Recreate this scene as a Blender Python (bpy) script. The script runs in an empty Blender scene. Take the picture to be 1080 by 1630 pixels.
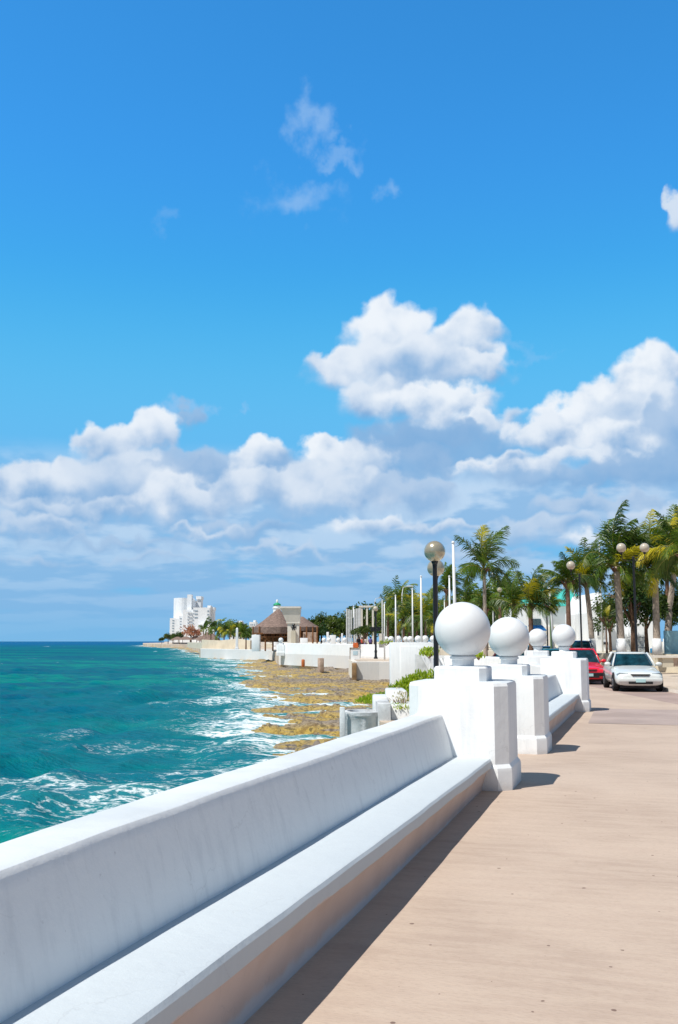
import bpy, bmesh, math, random
import numpy as np
from mathutils import Vector, Matrix
random.seed(7); rng = np.random.default_rng(7)
SC = bpy.context.scene; COL = SC.collection
R = math.radians
# ------------------------------------------------------------------ survey helpers (photo pixel -> world point)
F = 1585.0; YAW = R(17.2); PIT = R(7.4); EYE = Vector((0, 0, 1.7))
HF = Vector((-math.sin(YAW), math.cos(YAW), 0)); HR = Vector((math.cos(YAW), math.sin(YAW), 0))
FW = HF*math.cos(PIT) + Vector((0, 0, math.sin(PIT))); UP = HR.cross(FW)
def ray(u, v): return FW + HR*((u-540)/F) - UP*((v-815)/F)
def G(u, v, z=0.0):
    r = ray(u, v); return EYE + r*((z-EYE.z)/r.z)
def D(u, v, d):
    r = ray(u, v); return EYE + r*(d/r.dot(HF))
def SD(s, d, z=0.0): p = HR*s + HF*d; return Vector((p.x, p.y, z))
def zv(v, d): return D(540, v, d).z
def ux(u, d): return D(u, 1021, d).dot(HR)
# ------------------------------------------------------------------ node helpers
class NT:
    def __init__(s, tree): s.t = tree; s.n = tree.nodes; s.l = tree.links
    def node(s, typ, ins=None, **kw):
        n = s.n.new(typ)
        for k, v in kw.items(): setattr(n, k, v)
        for k, v in (ins or {}).items(): s.put(n.inputs[k], v)
        return n
    def put(s, sock, v):
        if hasattr(v, 'is_output') or hasattr(v, 'links'): s.l.new(v, sock)
        else: sock.default_value = v
    def m(s, op, a, b=None, c=None, clamp=False):
        n = s.n.new('ShaderNodeMath'); n.operation = op; n.use_clamp = clamp
        for i, v in enumerate((a, b, c)):
            if v is not None: s.put(n.inputs[i], v)
        return n.outputs[0]
    def vm(s, op, a, b=None, out=0):
        n = s.n.new('ShaderNodeVectorMath'); n.operation = op
        for i, v in enumerate((a, b)):
            if v is not None: s.put(n.inputs[i], v)
        return n.outputs[out]
    def noise(s, vec, scale, detail=4, rough=.5, out='Fac', dist=0.0):
        n = s.node('ShaderNodeTexNoise', {'Scale': scale, 'Detail': detail, 'Roughness': rough, 'Distortion': dist})
        if vec is not None: s.put(n.inputs['Vector'], vec)
        return n.outputs[out]
    def mapr(s, x, a, b, c=0.0, d=1.0, smooth=True):
        n = s.n.new('ShaderNodeMapRange'); n.interpolation_type = 'SMOOTHSTEP' if smooth else 'LINEAR'
        for i, v in enumerate((x, a, b, c, d)): s.put(n.inputs[i], v)
        return n.outputs[0]
    def mix(s, f, a, b, blend='MIX'):
        n = s.n.new('ShaderNodeMix'); n.data_type = 'RGBA'; n.blend_type = blend
        s.put(n.inputs[0], f); s.put(n.inputs[6], col(a)); s.put(n.inputs[7], col(b))
        return n.outputs[2]
    def scalev(s, vec, sc):
        n = s.n.new('ShaderNodeMapping'); s.put(n.inputs[0], vec); n.inputs[3].default_value = sc
        return n.outputs[0]
def col(c):
    if isinstance(c, (tuple, list)) and len(c) == 3: return (*c, 1)
    return c
def mat(name, color, rough=.6, spec=.4, var=.12, vscale=3.0, bump=.0, bscale=20, metal=0, dirt=None, fn=None, **kw):
    m = bpy.data.materials.new(name); m.use_nodes = True; t = NT(m.node_tree)
    b = t.n['Principled BSDF']; tc = t.n.new('ShaderNodeTexCoord').outputs['Object']
    c = col(color)
    if var:
        nz = t.noise(tc, vscale, 5, .6)
        f = t.mapr(nz, .3, .7)
        lo = tuple(x*(1-var) for x in color); hi = tuple(min(1, x*(1+var*.6)) for x in color)
        c = t.mix(f, lo, hi)
    if dirt:
        dcol, amt, sc = dirt
        nz = t.noise(t.scalev(tc, (1, 1, .25)), sc, 6, .65)
        c = t.mix(t.m('MULTIPLY', t.mapr(nz, .5, .75), amt), c, dcol)
    t.put(b.inputs['Base Color'], c)
    b.inputs['Roughness'].default_value = rough; b.inputs['Metallic'].default_value = metal
    b.inputs['Specular IOR Level'].default_value = spec
    for k, v in kw.items(): b.inputs[k].default_value = v
    if bump:
        nb = t.node('ShaderNodeBump', {'Strength': bump, 'Distance': .02, 'Height': t.noise(tc, bscale, 6, .6)})
        t.l.new(nb.outputs[0], b.inputs['Normal'])
    if fn: fn(t, b, tc)
    return m
# ------------------------------------------------------------------ mesh builder
class MB:
    def __init__(s): s.b = bmesh.new(); s.M = Matrix()
    def add(s, verts, faces):
        vs = [s.b.verts.new(s.M @ Vector(v)) for v in verts]
        for f in faces:
            try: s.b.faces.new([vs[i] for i in f])
            except ValueError: pass
        return s
    def box(s, x0, x1, y0, y1, z0, z1, bev=0):
        if bev:
            t = bmesh.new(); r = bmesh.ops.create_cube(t, size=1)
            for v in t.verts: v.co = Vector(((x0+x1)/2+v.co.x*(x1-x0), (y0+y1)/2+v.co.y*(y1-y0), (z0+z1)/2+v.co.z*(z1-z0)))
            bmesh.ops.bevel(t, geom=t.edges[:], offset=bev, segments=2, affect='EDGES', profile=.5)
            s.merge(t); return s
        return s.add([(x0,y0,z0),(x1,y0,z0),(x1,y1,z0),(x0,y1,z0),(x0,y0,z1),(x1,y0,z1),(x1,y1,z1),(x0,y1,z1)],
                     [(0,3,2,1),(4,5,6,7),(0,1,5,4),(1,2,6,5),(2,3,7,6),(3,0,4,7)])
    def merge(s, t):
        t.verts.index_update()
        s.add([v.co.copy() for v in t.verts], [[v.index for v in f.verts] for f in t.faces]); t.free()
    def prism(s, poly, z0, z1):
        n = len(poly)
        return s.add([(p[0],p[1],z0) for p in poly]+[(p[0],p[1],z1) for p in poly],
                     [tuple(range(n))[::-1], tuple(range(n, 2*n))]+[(i,(i+1)%n,n+(i+1)%n,n+i) for i in range(n)])
    def rings(s, rings, cap=True, closed=True):
        n = len(rings[0]); V = [p for r in rings for p in r]; Fs = []
        for k in range(len(rings)-1):
            for i in range(n if closed else n-1):
                j = (i+1) % n; Fs.append((k*n+i, k*n+j, (k+1)*n+j, (k+1)*n+i))
        if cap: Fs.append(tuple(range(n))[::-1]); Fs.append(tuple((len(rings)-1)*n+i for i in range(n)))
        return s.add(V, Fs)
    def lathe(s, prof, cx=0, cy=0, n=24):
        return s.rings([[(cx+r*math.cos(2*math.pi*i/n), cy+r*math.sin(2*math.pi*i/n), z) for i in range(n)] for r, z in prof])
    def tube(s, pts, rad, n=8):
        pts = [Vector(p) for p in pts]; rs = rad if isinstance(rad, (list, tuple)) else [rad]*len(pts); out = []
        for i, p in enumerate(pts):
            t = (pts[min(i+1, len(pts)-1)]-pts[max(i-1, 0)]).normalized()
            a = t.orthogonal() if abs(t.z) < .99 else Vector((1, 0, 0)); a = (a-t*a.dot(t)).normalized()
            if abs(t.z) < .99:
                a = t.cross(Vector((0, 0, 1))).normalized()
            b = t.cross(a)
            out.append([p+(a*math.cos(2*math.pi*k/n)+b*math.sin(2*math.pi*k/n))*rs[i] for k in range(n)])
        return s.rings(out)
    def ball(s, c, r, seg=32, rg=16):
        t = bmesh.new(); bmesh.ops.create_uvsphere(t, u_segments=seg, v_segments=rg, radius=r)
        if not isinstance(c, Vector): c = Vector(c)
        for v in t.verts: v.co += c
        s.merge(t); return s
    def build(s, name, m, parent=None, smooth=False, angle=None):
        me = bpy.data.meshes.new(name); bmesh.ops.recalc_face_normals(s.b, faces=s.b.faces); s.b.to_mesh(me); s.b.free()
        ms = m if isinstance(m, list) else [m]
        for x in ms: me.materials.append(x)
        if smooth or angle:
            me.polygons.foreach_set('use_smooth', [True]*len(me.polygons))
            if angle: me.set_sharp_from_angle(angle=R(angle))
        o = bpy.data.objects.new(name, me); COL.objects.link(o)
        if parent: o.parent = parent
        return o
def tag(o, label=None, cat=None, group=None, kind=None):
    if label: o['label'] = label
    if cat: o['category'] = cat
    if group: o['group'] = group
    if kind: o['kind'] = kind
    return o
def empty(name, loc, label, cat, rz=0, group=None):
    o = bpy.data.objects.new(name, None); COL.objects.link(o); o.location = loc; o.rotation_euler = (0, 0, rz)
    o.empty_display_size = .2
    return tag(o, label, cat, group)
def copy_tree(o, parent=None):
    kids = list(o.children); c = o.copy(); COL.objects.link(c); c.parent = parent
    for ch in kids: copy_tree(ch, c)
    return c
def dup(o, loc, rz, label, group=None, scale=None):
    c = copy_tree(o); c.location = loc; c.rotation_euler = (0, 0, rz); c['label'] = label
    if group: c['group'] = group
    if scale: c.scale = (scale,)*3
    return c
def npmesh(name, V, Q, m, attrs=None, smooth=True):
    me = bpy.data.meshes.new(name); me.vertices.add(len(V)); me.vertices.foreach_set('co', V.astype(np.float32).ravel())
    k = Q.shape[1]
    me.loops.add(Q.size); me.loops.foreach_set('vertex_index', Q.astype(np.int32).ravel())
    me.polygons.add(len(Q)); me.polygons.foreach_set('loop_start', np.arange(0, Q.size, k, dtype=np.int32))
    me.update(calc_edges=True); me.validate()
    if smooth: me.polygons.foreach_set('use_smooth', [True]*len(me.polygons))
    for an, a in (attrs or {}).items():
        at = me.attributes.new(an, 'FLOAT', 'POINT'); at.data.foreach_set('value', a.astype(np.float32))
    me.materials.append(m); o = bpy.data.objects.new(name, me); COL.objects.link(o); return o
def gridq(nr, nc):
    i = np.arange((nr-1)*(nc-1)); r = i//(nc-1); c = i % (nc-1); a = r*nc+c
    return np.stack([a, a+1, a+nc+1, a+nc], 1)
# numpy value noise
TAB = rng.random((256, 256))
def vn(x, y):
    xi = np.floor(x).astype(int); yi = np.floor(y).astype(int); fx = x-xi; fy = y-yi
    fx = fx*fx*(3-2*fx); fy = fy*fy*(3-2*fy)
    g = lambda a, b: TAB[a & 255, b & 255]
    return (g(xi, yi)*(1-fx)+g(xi+1, yi)*fx)*(1-fy)+(g(xi, yi+1)*(1-fx)+g(xi+1, yi+1)*fx)*fy
def fbm(x, y, o=4, g=.5):
    a = 1; s = 0; n = 0
    for k in range(o):
        s = s+a*vn(x*2**k+17.3*k, y*2**k-9.1*k); n += a; a *= g
    return s/n
def sstep(x, a, b): t = np.clip((x-a)/(b-a), 0, 1); return t*t*(3-2*t)
# ------------------------------------------------------------------ camera, light, world
cam = bpy.data.cameras.new('camera'); co = bpy.data.objects.new('camera', cam); COL.objects.link(co)
cam.sensor_fit = 'VERTICAL'; cam.sensor_height = 36; cam.lens = F/1630*36; cam.clip_end = 60000; cam.clip_start = .05
co.location = EYE; co.rotation_euler = (R(90)+PIT, 0, YAW); SC.camera = co
SUNV = Vector((-.37, -.5, 1)).normalized()
sun = bpy.data.lights.new('sun', 'SUN'); sun.energy = 5.0; sun.angle = R(.5); sun.color = (1, .955, .88)
so = bpy.data.objects.new('sun', sun); COL.objects.link(so); so.rotation_euler = (-SUNV).to_track_quat('-Z', 'Y').to_euler()
SC.view_settings.view_transform = 'Standard'; SC.view_settings.look = 'None'; SC.view_settings.gamma = 1
SC.view_settings.exposure = .0
SC.cycles.use_denoising = True; SC.cycles.max_bounces = 6; SC.cycles.caustics_reflective = False; SC.cycles.caustics_refractive = False
W = bpy.data.worlds.new('World'); SC.world = W; W.use_nodes = True
def build_world():
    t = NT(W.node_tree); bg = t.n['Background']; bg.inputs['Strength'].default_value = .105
    sky = t.node('ShaderNodeTexSky', sky_type='NISHITA', sun_disc=False, sun_elevation=math.asin(SUNV.z),
                 sun_rotation=math.atan2(SUNV.x, SUNV.y), altitude=0, air_density=1.0, dust_density=.3, ozone_density=3.0)
    gen = t.n.new('ShaderNodeTexCoord').outputs['Generated']
    sx = t.node('ShaderNodeSeparateXYZ', {0: gen}); X, Y, Z = sx.outputs
    fwd = t.m('ADD', t.m('MULTIPLY', X, HF.x), t.m('MULTIPLY', Y, HF.y))
    rgt = t.m('ADD', t.m('MULTIPLY', X, HR.x), t.m('MULTIPLY', Y, HR.y))
    az = t.m('ARCTAN2', rgt, fwd); el = t.m('ARCSINE', Z)
    p0 = t.node('ShaderNodeCombineXYZ', {0: t.m('MULTIPLY', az, 10), 1: t.m('MULTIPLY', el, 10), 2: 0.0}).outputs[0]   # unit = .1 rad
    skyc = t.mix(1.0, sky.outputs[0], t.mix(t.mapr(el, .62, .95), t.mix(t.mapr(el, .5, .2), SKYTINT, SKYMID), (.32, .32, .31)), 'MULTIPLY')     # polarised, deep tropical blue in view; unseen zenith darkened to deepen the shadows
    def n2(q, vec, scale, detail, rough=.55, out='Fac'):
        n = q.node('ShaderNodeTexNoise', {'Vector': vec, 'Scale': scale, 'Detail': detail, 'Roughness': rough}, noise_dimensions='2D'); return n.outputs[out]
    def azel(u, v):
        r = ray(u, v); return (10*math.atan2(r.dot(HR), r.dot(HF)), 10*math.asin(r.normalized().z), 0)
    def warp(vec, sc, det, amp, rough=.55):
        return t.vm('ADD', p0, t.vm('MULTIPLY', t.vm('SUBTRACT', n2(t, vec, sc, det, rough, 'Color'), (.5, .5, .5)), amp))
    w1 = warp(p0, 2.8, 5, (.50, .42, 0), .46); w2 = warp(t.vm('ADD', p0, (7.3, 2.1, 0)), 3.3, 5, (.5, .42, 0), .46)
    nA = t.m('MULTIPLY', t.m('SUBTRACT', n2(t, p0, 2.4, 5, .42), .5), 1.7); nB = t.m('MULTIPLY', t.m('SUBTRACT', n2(t, t.vm('ADD', p0, (3.7, 9.1, 0)), 3.4, 5, .44), .5), 1.7)
    def puffs(c, lst):
        for i, (u, v, ru, rv, br) in enumerate(lst):
            w = t.vm('ADD', (w1, w2)[i % 2], t.vm('SCALE', c)); t.n[len(t.n)-2].inputs['Scale'].default_value = 1e-7; nz = (nA, nB)[(i//2) % 2]   # chained so that the shader compiler works puff by puff
            d = t.vm('MULTIPLY', t.vm('SUBTRACT', w, azel(u, v)), (158.5/ru/1.1, 158.5/rv/1.1, 0))
            sp = t.node('ShaderNodeSeparateXYZ', {0: d}); dx, dy = sp.outputs[0], sp.outputs[1]
            ln = t.vm('LENGTH', d, out=1)
            so_ = 1+max(0, 34/rv-1)*.8; soft = t.mapr(dy, -.55, .45, .9*so_, .30*so_)      # thin, far clouds have no crisp edge
            al = t.mapr(t.m('DIVIDE', t.m('SUBTRACT', 1.05, ln), soft), 0, 1)
            li = t.m('ADD', t.m('SUBTRACT', t.m('MULTIPLY', dy, .62), t.m('MULTIPLY', dx, .22)), nz)
            sh = t.mix(t.m('MULTIPLY', t.mapr(li, -.85, .62), br), CSH, CLT)
            c = t.mix(t.m('MULTIPLY', al, min(1, .80+br*.25)), c, sh)
        return c
    flat = t.node('ShaderNodeCombineXYZ', {0: t.m('MULTIPLY', az, 7.5), 1: t.m('MULTIPLY', t.m('DIVIDE', 1.0, t.m('ADD', t.m('MAXIMUM', el, 0.0), .17)), 1.9), 2: 3.3}).outputs[0]
    nf = n2(t, flat, .9, 5, .5); nfb = n2(t, t.vm('ADD', flat, (-.08, -.30, 0)), .9, 5, .5)
    band = t.m('MULTIPLY', t.mapr(el, .20, .15), t.mapr(el, .0, .04, .35, 1))
    fd = t.m('MULTIPLY', t.mapr(t.m('ADD', nf, t.mapr(el, .18, .10, -.04, .12)), .30, .50), band)
    flit = t.mapr(t.m('SUBTRACT', nf, nfb), -.07, .08)
    flc = t.mix(flit, (2.9, 4.9, 7.5), (5.2, 6.7, 8.5))
    haze = t.mapr(el, .10, .0)
    flc = t.mix(t.m('MULTIPLY', haze, .6), flc, (1.9, 4.3, 7.4))
    wv = t.vm('ADD', p0, t.vm('MULTIPLY', t.vm('SUBTRACT', n2(t, p0, 2.4, 4, .55, 'Color'), (.5, .5, .5)), (1.0, .8, 0)))
    wz = None
    for u, v, ru, rv, gn in [(500,195,45,40,.6),(480,320,75,38,.6),(545,245,50,18,.45),(622,300,30,22,.45),(300,650,34,24,.6),(270,355,22,22,.2),(390,672,22,10,.35),(830,560,40,14,.25)]:
        d = t.vm('LENGTH', t.vm('MULTIPLY', t.vm('SUBTRACT', wv, azel(u, v)), (158.5/ru, 158.5/rv, 0)), out=1)
        e = t.m('MULTIPLY', t.mapr(d, 1.15, .1), gn); wz = e if wz is None else t.m('MAXIMUM', wz, e)
    base = t.mix(t.m('MULTIPLY', t.mapr(el, .38, .15), .9), skyc, SKYLOW)
    c = t.mix(t.m('MULTIPLY', wz, .8), base, (3.6, 5.6, 8.4))
    c = t.mix(t.m('MULTIPLY', fd, .9), c, flc)
    c = puffs(c, [(1080,335,20,28,.7),(303,660,24,15,.2),
        (700,715,150,52,.12),(640,745,90,40,.2),(1060,740,130,48,.12),(900,760,160,26,.2),(340,770,180,50,.35),(90,800,170,40,.35),
        (745,535,52,52,1),(620,542,76,60,1),(700,580,100,50,.9),(760,585,56,34,.85),(548,590,72,34,.9),(640,590,100,54,.88),(600,635,62,40,.8),(700,650,105,42,.97),(775,670,66,24,.95),
        (690,700,110,24,.1),(1045,605,66,52,1),(985,640,76,44,1),(915,672,70,40,1),(1040,680,90,60,.85),(960,705,100,38,.95),(860,700,60,34,.9),
        (880,738,150,22,.9),(790,742,90,15,.85),(1085,690,50,70,.3),(1050,750,120,26,.15),
        (245,700,46,42,.95),(178,722,58,42,.9),(90,766,76,34,.8),(20,778,60,30,.75),(210,770,110,46,.7),(300,746,62,22,.3),
        (270,795,70,46,.85),(330,800,62,32,.75),(418,738,54,40,1),(400,775,66,34,.8),(330,750,50,18,.25),(520,728,46,44,1),(575,742,55,42,.85),(490,782,80,46,.75),
        (950,810,120,26,.45),(1050,830,90,24,.6),(880,845,110,22,.55),(1000,870,120,20,.4),(760,880,90,16,.5),(60,840,90,22,.55),(380,850,120,18,.4),(180,870,130,16,.35),(570,790,70,38,.7),(655,790,80,36,.4),(205,803,13,9,1.0),(600,842,90,22,.95),(700,848,90,16,.8),(120,812,120,22,.6),(90,845,70,14,.7),(330,850,80,13,.7),(450,880,110,13,.6),(960,860,70,20,.95),(240,890,120,11,.55),(740,885,110,13,.6),(60,900,90,11,.5),(600,905,110,9,.5)])
    c = t.mix(t.m('MULTIPLY', t.mapr(el, .15, .01), .6), c, (2.05, 4.5, 7.4))
    away = t.mapr(t.m('ABSOLUTE', az), .62, 1.1)                 # unseen overcast added beside and behind the view to neutralise ambient light
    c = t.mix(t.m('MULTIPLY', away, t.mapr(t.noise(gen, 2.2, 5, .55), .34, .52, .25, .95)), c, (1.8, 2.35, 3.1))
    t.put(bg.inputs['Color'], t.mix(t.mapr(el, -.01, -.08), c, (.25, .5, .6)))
    W.cycles.sampling_method = 'MANUAL'; W.cycles.sample_map_resolution = 256
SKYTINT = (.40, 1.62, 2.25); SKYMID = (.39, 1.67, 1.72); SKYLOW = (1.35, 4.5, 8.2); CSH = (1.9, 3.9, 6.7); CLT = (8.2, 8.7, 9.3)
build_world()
# ------------------------------------------------------------------ materials
def aged(t, tc, c):
    # hairline cracks here and there, splashed dirt along the foot
    wv = t.vm('ADD', tc, t.vm('MULTIPLY', t.noise(tc, 3.0, 4, .6, out='Color'), (.35, .35, .35)))
    ve = t.node('ShaderNodeTexVoronoi', {'Vector': wv, 'Scale': .85}, feature='DISTANCE_TO_EDGE').outputs['Distance']
    ck = t.m('MULTIPLY', t.mapr(ve, .004, .0005), t.mapr(t.noise(tc, .8, 2), .50, .58))
    c = t.mix(t.m('MULTIPLY', ck, .13), c, (.22, .22, .23))
    z = t.node('ShaderNodeSeparateXYZ', {0: tc}).outputs[2]
    ft = t.mapr(t.m('ADD', z, t.m('MULTIPLY', t.m('SUBTRACT', t.noise(tc, 5, 5, .65), .5), .22)), .13, .0)
    return t.mix(t.m('MULTIPLY', ft, .45), c, (.47, .43, .40))
def wall_fn(t, b, tc):
    # patchy limewash: faint runs down the faces, small scuffs
    st = t.noise(t.scalev(tc, (7, 7, .8)), 1.6, 5, .65)
    bl = t.noise(tc, 1.1, 6, .6)
    sp = t.noise(tc, 16.0, 4, .7)
    f = t.m('MULTIPLY', t.mapr(st, .46, .72), .22)
    c = t.mix(f, (.86, .88, .89), (.50, .53, .57))
    c = aged(t, tc, c)
    c = t.mix(t.m('MULTIPLY', t.mapr(bl, .5, .75), .25), c, (.60, .62, .64))
    c = t.mix(t.m('MULTIPLY', t.mapr(sp, .66, .74), .3), c, (.42, .42, .44))
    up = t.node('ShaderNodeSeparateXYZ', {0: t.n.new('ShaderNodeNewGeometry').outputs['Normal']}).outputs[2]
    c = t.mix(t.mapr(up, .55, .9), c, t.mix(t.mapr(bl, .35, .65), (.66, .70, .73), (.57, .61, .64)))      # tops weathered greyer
    t.put(b.inputs['Base Color'], c)
    h = t.m('ADD', t.m('MULTIPLY', t.noise(tc, 2.2, 3, .5), 1.6), t.m('MULTIPLY', t.noise(tc, 26, 5, .65), .35))
    nb = t.node('ShaderNodeBump', {'Strength': .35, 'Distance': .02, 'Height': h}); t.l.new(nb.outputs[0], b.inputs['Normal'])
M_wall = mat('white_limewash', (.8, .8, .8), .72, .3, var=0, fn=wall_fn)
def bench_fn(t, b, tc):
    sx = t.node('ShaderNodeSeparateXYZ', {0: tc}); x, y, z = sx.outputs
    # the front of the bench: white brushed unevenly over faint pink wash, paving bounce painted into the pink
    edge = t.m('ADD', z, t.m('MULTIPLY', t.m('SUBTRACT', t.noise(t.scalev(tc, (0, 1.6, 0)), 1.0, 5, .6), .5), .17))
    nrm = t.node('ShaderNodeSeparateXYZ', {0: t.n.new('ShaderNodeNewGeometry').outputs['Normal']})
    face = t.m('MULTIPLY', t.mapr(nrm.outputs[0], .5, .8), t.mapr(edge, .325, .312))
    foot = t.mapr(t.m('ADD', z, t.m('MULTIPLY', t.m('SUBTRACT', t.noise(tc, 6, 3), .5), .08)), .10, .05)
    pink = t.mix(t.mapr(t.noise(tc, 1.6, 4, .5), .3, .7), (.60, .48, .43), (.68, .56, .51))
    st = t.noise(t.scalev(tc, (6, 6, .9)), 1.8, 5, .65); bl = t.noise(tc, 1.3, 6, .6)
    c = t.mix(t.m('MULTIPLY', t.mapr(st, .48, .72), .14), (.545, .60, .64), (.42, .46, .51))
    c = t.mix(t.m('MULTIPLY', t.mapr(bl, .5, .72), .14), c, (.60, .63, .68))
    c = t.mix(face, c, pink); c = aged(t, tc, c); c = t.mix(t.m('MULTIPLY', foot, .8), c, (.62, .64, .68))
    t.put(b.inputs['Base Color'], c)
    h = t.m('ADD', t.m('MULTIPLY', t.noise(tc, 1.7, 3, .5), 2.2), t.m('MULTIPLY', t.noise(tc, 24, 5, .65), .35))
    nb = t.node('ShaderNodeBump', {'Strength': .4, 'Distance': .02, 'Height': h}); t.l.new(nb.outputs[0], b.inputs['Normal'])
M_bench = mat('bench_limewash', (.8, .8, .8), .7, .3, var=0, fn=bench_fn)
def prom_fn(t, b, tc):
    br = t.noise(t.scalev(tc, (1.3, 7, 1)), 1.3, 7, .68)          # broom finish running across the walk
    fine = t.noise(t.scalev(tc, (14, 60, 1)), 1.5, 5, .7)
    bl = t.noise(tc, .55, 6, .6)
    c = t.mix(t.mapr(bl, .36, .64), (.445, .342, .275), (.525, .412, .332))
    c = t.mix(t.m('MULTIPLY', t.mapr(br, .40, .60), .45), c, (.57, .46, .37))
    c = t.mix(t.m('MULTIPLY', t.mapr(fine, .48, .66), .42), c, (.34, .26, .205))
    v = t.node('ShaderNodeTexVoronoi', {'Vector': tc, 'Scale': 2.6, 'Randomness': 1.0}, voronoi_dimensions='2D')
    sz = t.node('ShaderNodeTexWhiteNoise', {0: v.outputs['Position']}, noise_dimensions='2D').outputs['Value']
    sp = t.m('MULTIPLY', t.m('LESS_THAN', t.m('ADD', v.outputs['Distance'], t.m('MULTIPLY', t.m('SUBTRACT', t.noise(tc, 30, 2), .5), .05)), t.m('MULTIPLY', t.mapr(sz, .35, 1.0, 0, 1), .034)), .85)
    c = t.mix(sp, c, (.16, .10, .08))
    t.put(b.inputs['Base Color'], c)
    h = t.m('ADD', t.m('MULTIPLY', fine, .5), t.m('MULTIPLY', br, .8))
    nb = t.node('ShaderNodeBump', {'Strength': .4, 'Distance': .012, 'Height': h}); t.l.new(nb.outputs[0], b.inputs['Normal'])
M_prom = mat('stained_concrete', (.6, .45, .38), .8, .25, var=0, fn=prom_fn)
M_patch = mat('grey_mauve_paving', (.40, .32, .29), .85, .2, var=.15, vscale=.8, bump=.3)
M_road = mat('red_brown_road', (.38, .285, .25), .85, .2, var=.2, vscale=.4, bump=.3)
M_land = mat('pale_sandy_ground', (.56, .47, .38), .9, .2, var=.2, vscale=.15, bump=.3, dirt=((.30, .25, .18), .5, .3))
M_plain = mat('white_paint', (.84, .86, .88), .6, .35, var=.06, vscale=.6, dirt=((.55, .56, .57), .3, .5))
M_beige = mat('beige_render', (.66, .60, .48), .8, .2, var=.12, vscale=.5)
M_cream = mat('cream_stone', (.76, .71, .64), .8, .2, var=.12, vscale=.6, dirt=((.4, .36, .3), .4, .5))
M_black = mat('black_paint', (.012, .013, .017), .35, .5, var=0)
M_dark = mat('dark_opening', (.03, .035, .045), .5, .3, var=0)
M_glassd = mat('tinted_window', (.02, .06, .08), .06, .8, var=0)
M_wglass = mat('hotel_glass', (.30, .38, .45), .15, .6, var=0)
M_teal = mat('teal_sheet_roof', (.08, .56, .46), .5, .4, var=.12)
M_mural = mat('blue_mural', (.42, .70, .80), .6, .3, var=.35, vscale=.5)
M_thatch = mat('palm_thatch', (.235, .17, .145), .95, .1, var=.35, vscale=2.5, bump=.8, bscale=9)
M_wood = mat('brown_timber', (.24, .11, .05), .8, .2, var=.3, vscale=2)
M_green = mat('bright_green_paint', (.02, .35, .16), .5, .4, var=.05)
M_trunkl = mat('pale_palm_bark', (.42, .35, .29), .9, .2, var=.3, vscale=6, bump=.8, bscale=14)
M_trunkd = mat('brown_palm_bark', (.20, .12, .085), .9, .2, var=.35, vscale=5, bump=.8, bscale=14)
M_gold = mat('pearly_lamp_globe', (.50, .44, .32), .22, .6, var=.1, metal=.45, **{'Coat Weight': .5})
M_globe = mat('cream_lamp_globe', (.50, .44, .35), .3, .5, var=.1, **{'Coat Weight': .4})
M_pole = mat('white_flagpole', (.78, .80, .82), .4, .4, var=.05)
M_rust = mat('rusty_rock_block', (.30, .19, .10), .9, .2, var=.4, vscale=2, bump=.6)
M_stone = mat('red_brown_stone', (.50, .38, .31), .9, .2, var=.3, vscale=2, bump=.6)
M_weath = mat('weathered_concrete', (.66, .69, .71), .85, .2, var=.3, vscale=1.6, bump=.6, dirt=((.10, .09, .09), .85, 1.6))
def leafmat(name, g1, g2, yel, trans=.32):
    m = bpy.data.materials.new(name); m.use_nodes = True; t = NT(m.node_tree); b = t.n['Principled BSDF']
    a = t.node('ShaderNodeAttribute', attribute_name='tint').outputs['Fac']
    c = t.mix(t.mapr(a, 0, .55, smooth=False), g1, g2); c = t.mix(t.mapr(a, .62, 1.0, smooth=False), c, yel)
    t.put(b.inputs['Base Color'], c); b.inputs['Roughness'].default_value = .42; b.inputs['Specular IOR Level'].default_value = .45
    tr = t.node('ShaderNodeBsdfTranslucent', {'Color': t.mix(1.0, c, (1.5, 1.6, .7), 'MULTIPLY')})
    mx = t.node('ShaderNodeMixShader', {0: trans}); t.l.new(b.outputs[0], mx.inputs[1]); t.l.new(tr.outputs[0], mx.inputs[2])
    t.l.new(mx.outputs[0], t.n['Material Output'].inputs[0]); return m
M_palm = leafmat('palm_fronds', (.018, .052, .012), (.110, .185, .018), (.50, .43, .025))
M_leaf = leafmat('broad_leaves', (.022, .060, .016), (.085, .125, .020), (.26, .27, .03))
M_lime = leafmat('beach_shrub_leaves', (.20, .31, .015), (.38, .48, .03), (.50, .46, .05), .35)
M_coral = leafmat('coral_flowers', (.36, .14, .10), (.50, .24, .17), (.60, .40, .30))
# ------------------------------------------------------------------ ground plan
def gz(y): return float(np.interp(y, [0, 4, 6, 8, 10, 11, 12.5, 14, 15.5, 18], [0, 0, .018, .048, .082, .09, .09, .055, .02, 0]))
def P(u, d, z=0.0): return SD(ux(u, d), d, z)
NK = [(8, 3), (5, 14), (3.2, 20.5), (1.9, 25), (.5, 29.5), (-.8, 34), (-2.6, 41), (-6, 52), (-12, 70), (-28, 105)]     # near kerb
FK = [(15, 3), (10.5, 16), (6.5, 25), (3.4, 31), (1.25, 35.6), (-.4, 42), (-3.2, 55), (-9, 74), (-24, 108)]               # far kerb
PZ = 1.0
land = [Vector((-2.45, -9, 0)), Vector((-2.45, 19, 0))]+[P(606, 23.2), P(597, 25), P(595, 33), P(620, 35.6), P(634, 44), P(640, 84), P(566, 84), P(558, 96), P(560, 113.5), P(500, 126), P(447, 135), P(436, 190), P(318, 226), P(322, 300), P(300, 520), P(240, 700), P(228, 745), P(228, 1100), P(262, 1500), P(262, 5000), P(2500, 5000)]+[Vector((60, -9, 0))]
mb = MB(); mb.prism([(p.x, p.y) for p in land], -5, -.13)
tag(mb.build('ground', M_land), kind='structure')
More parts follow.
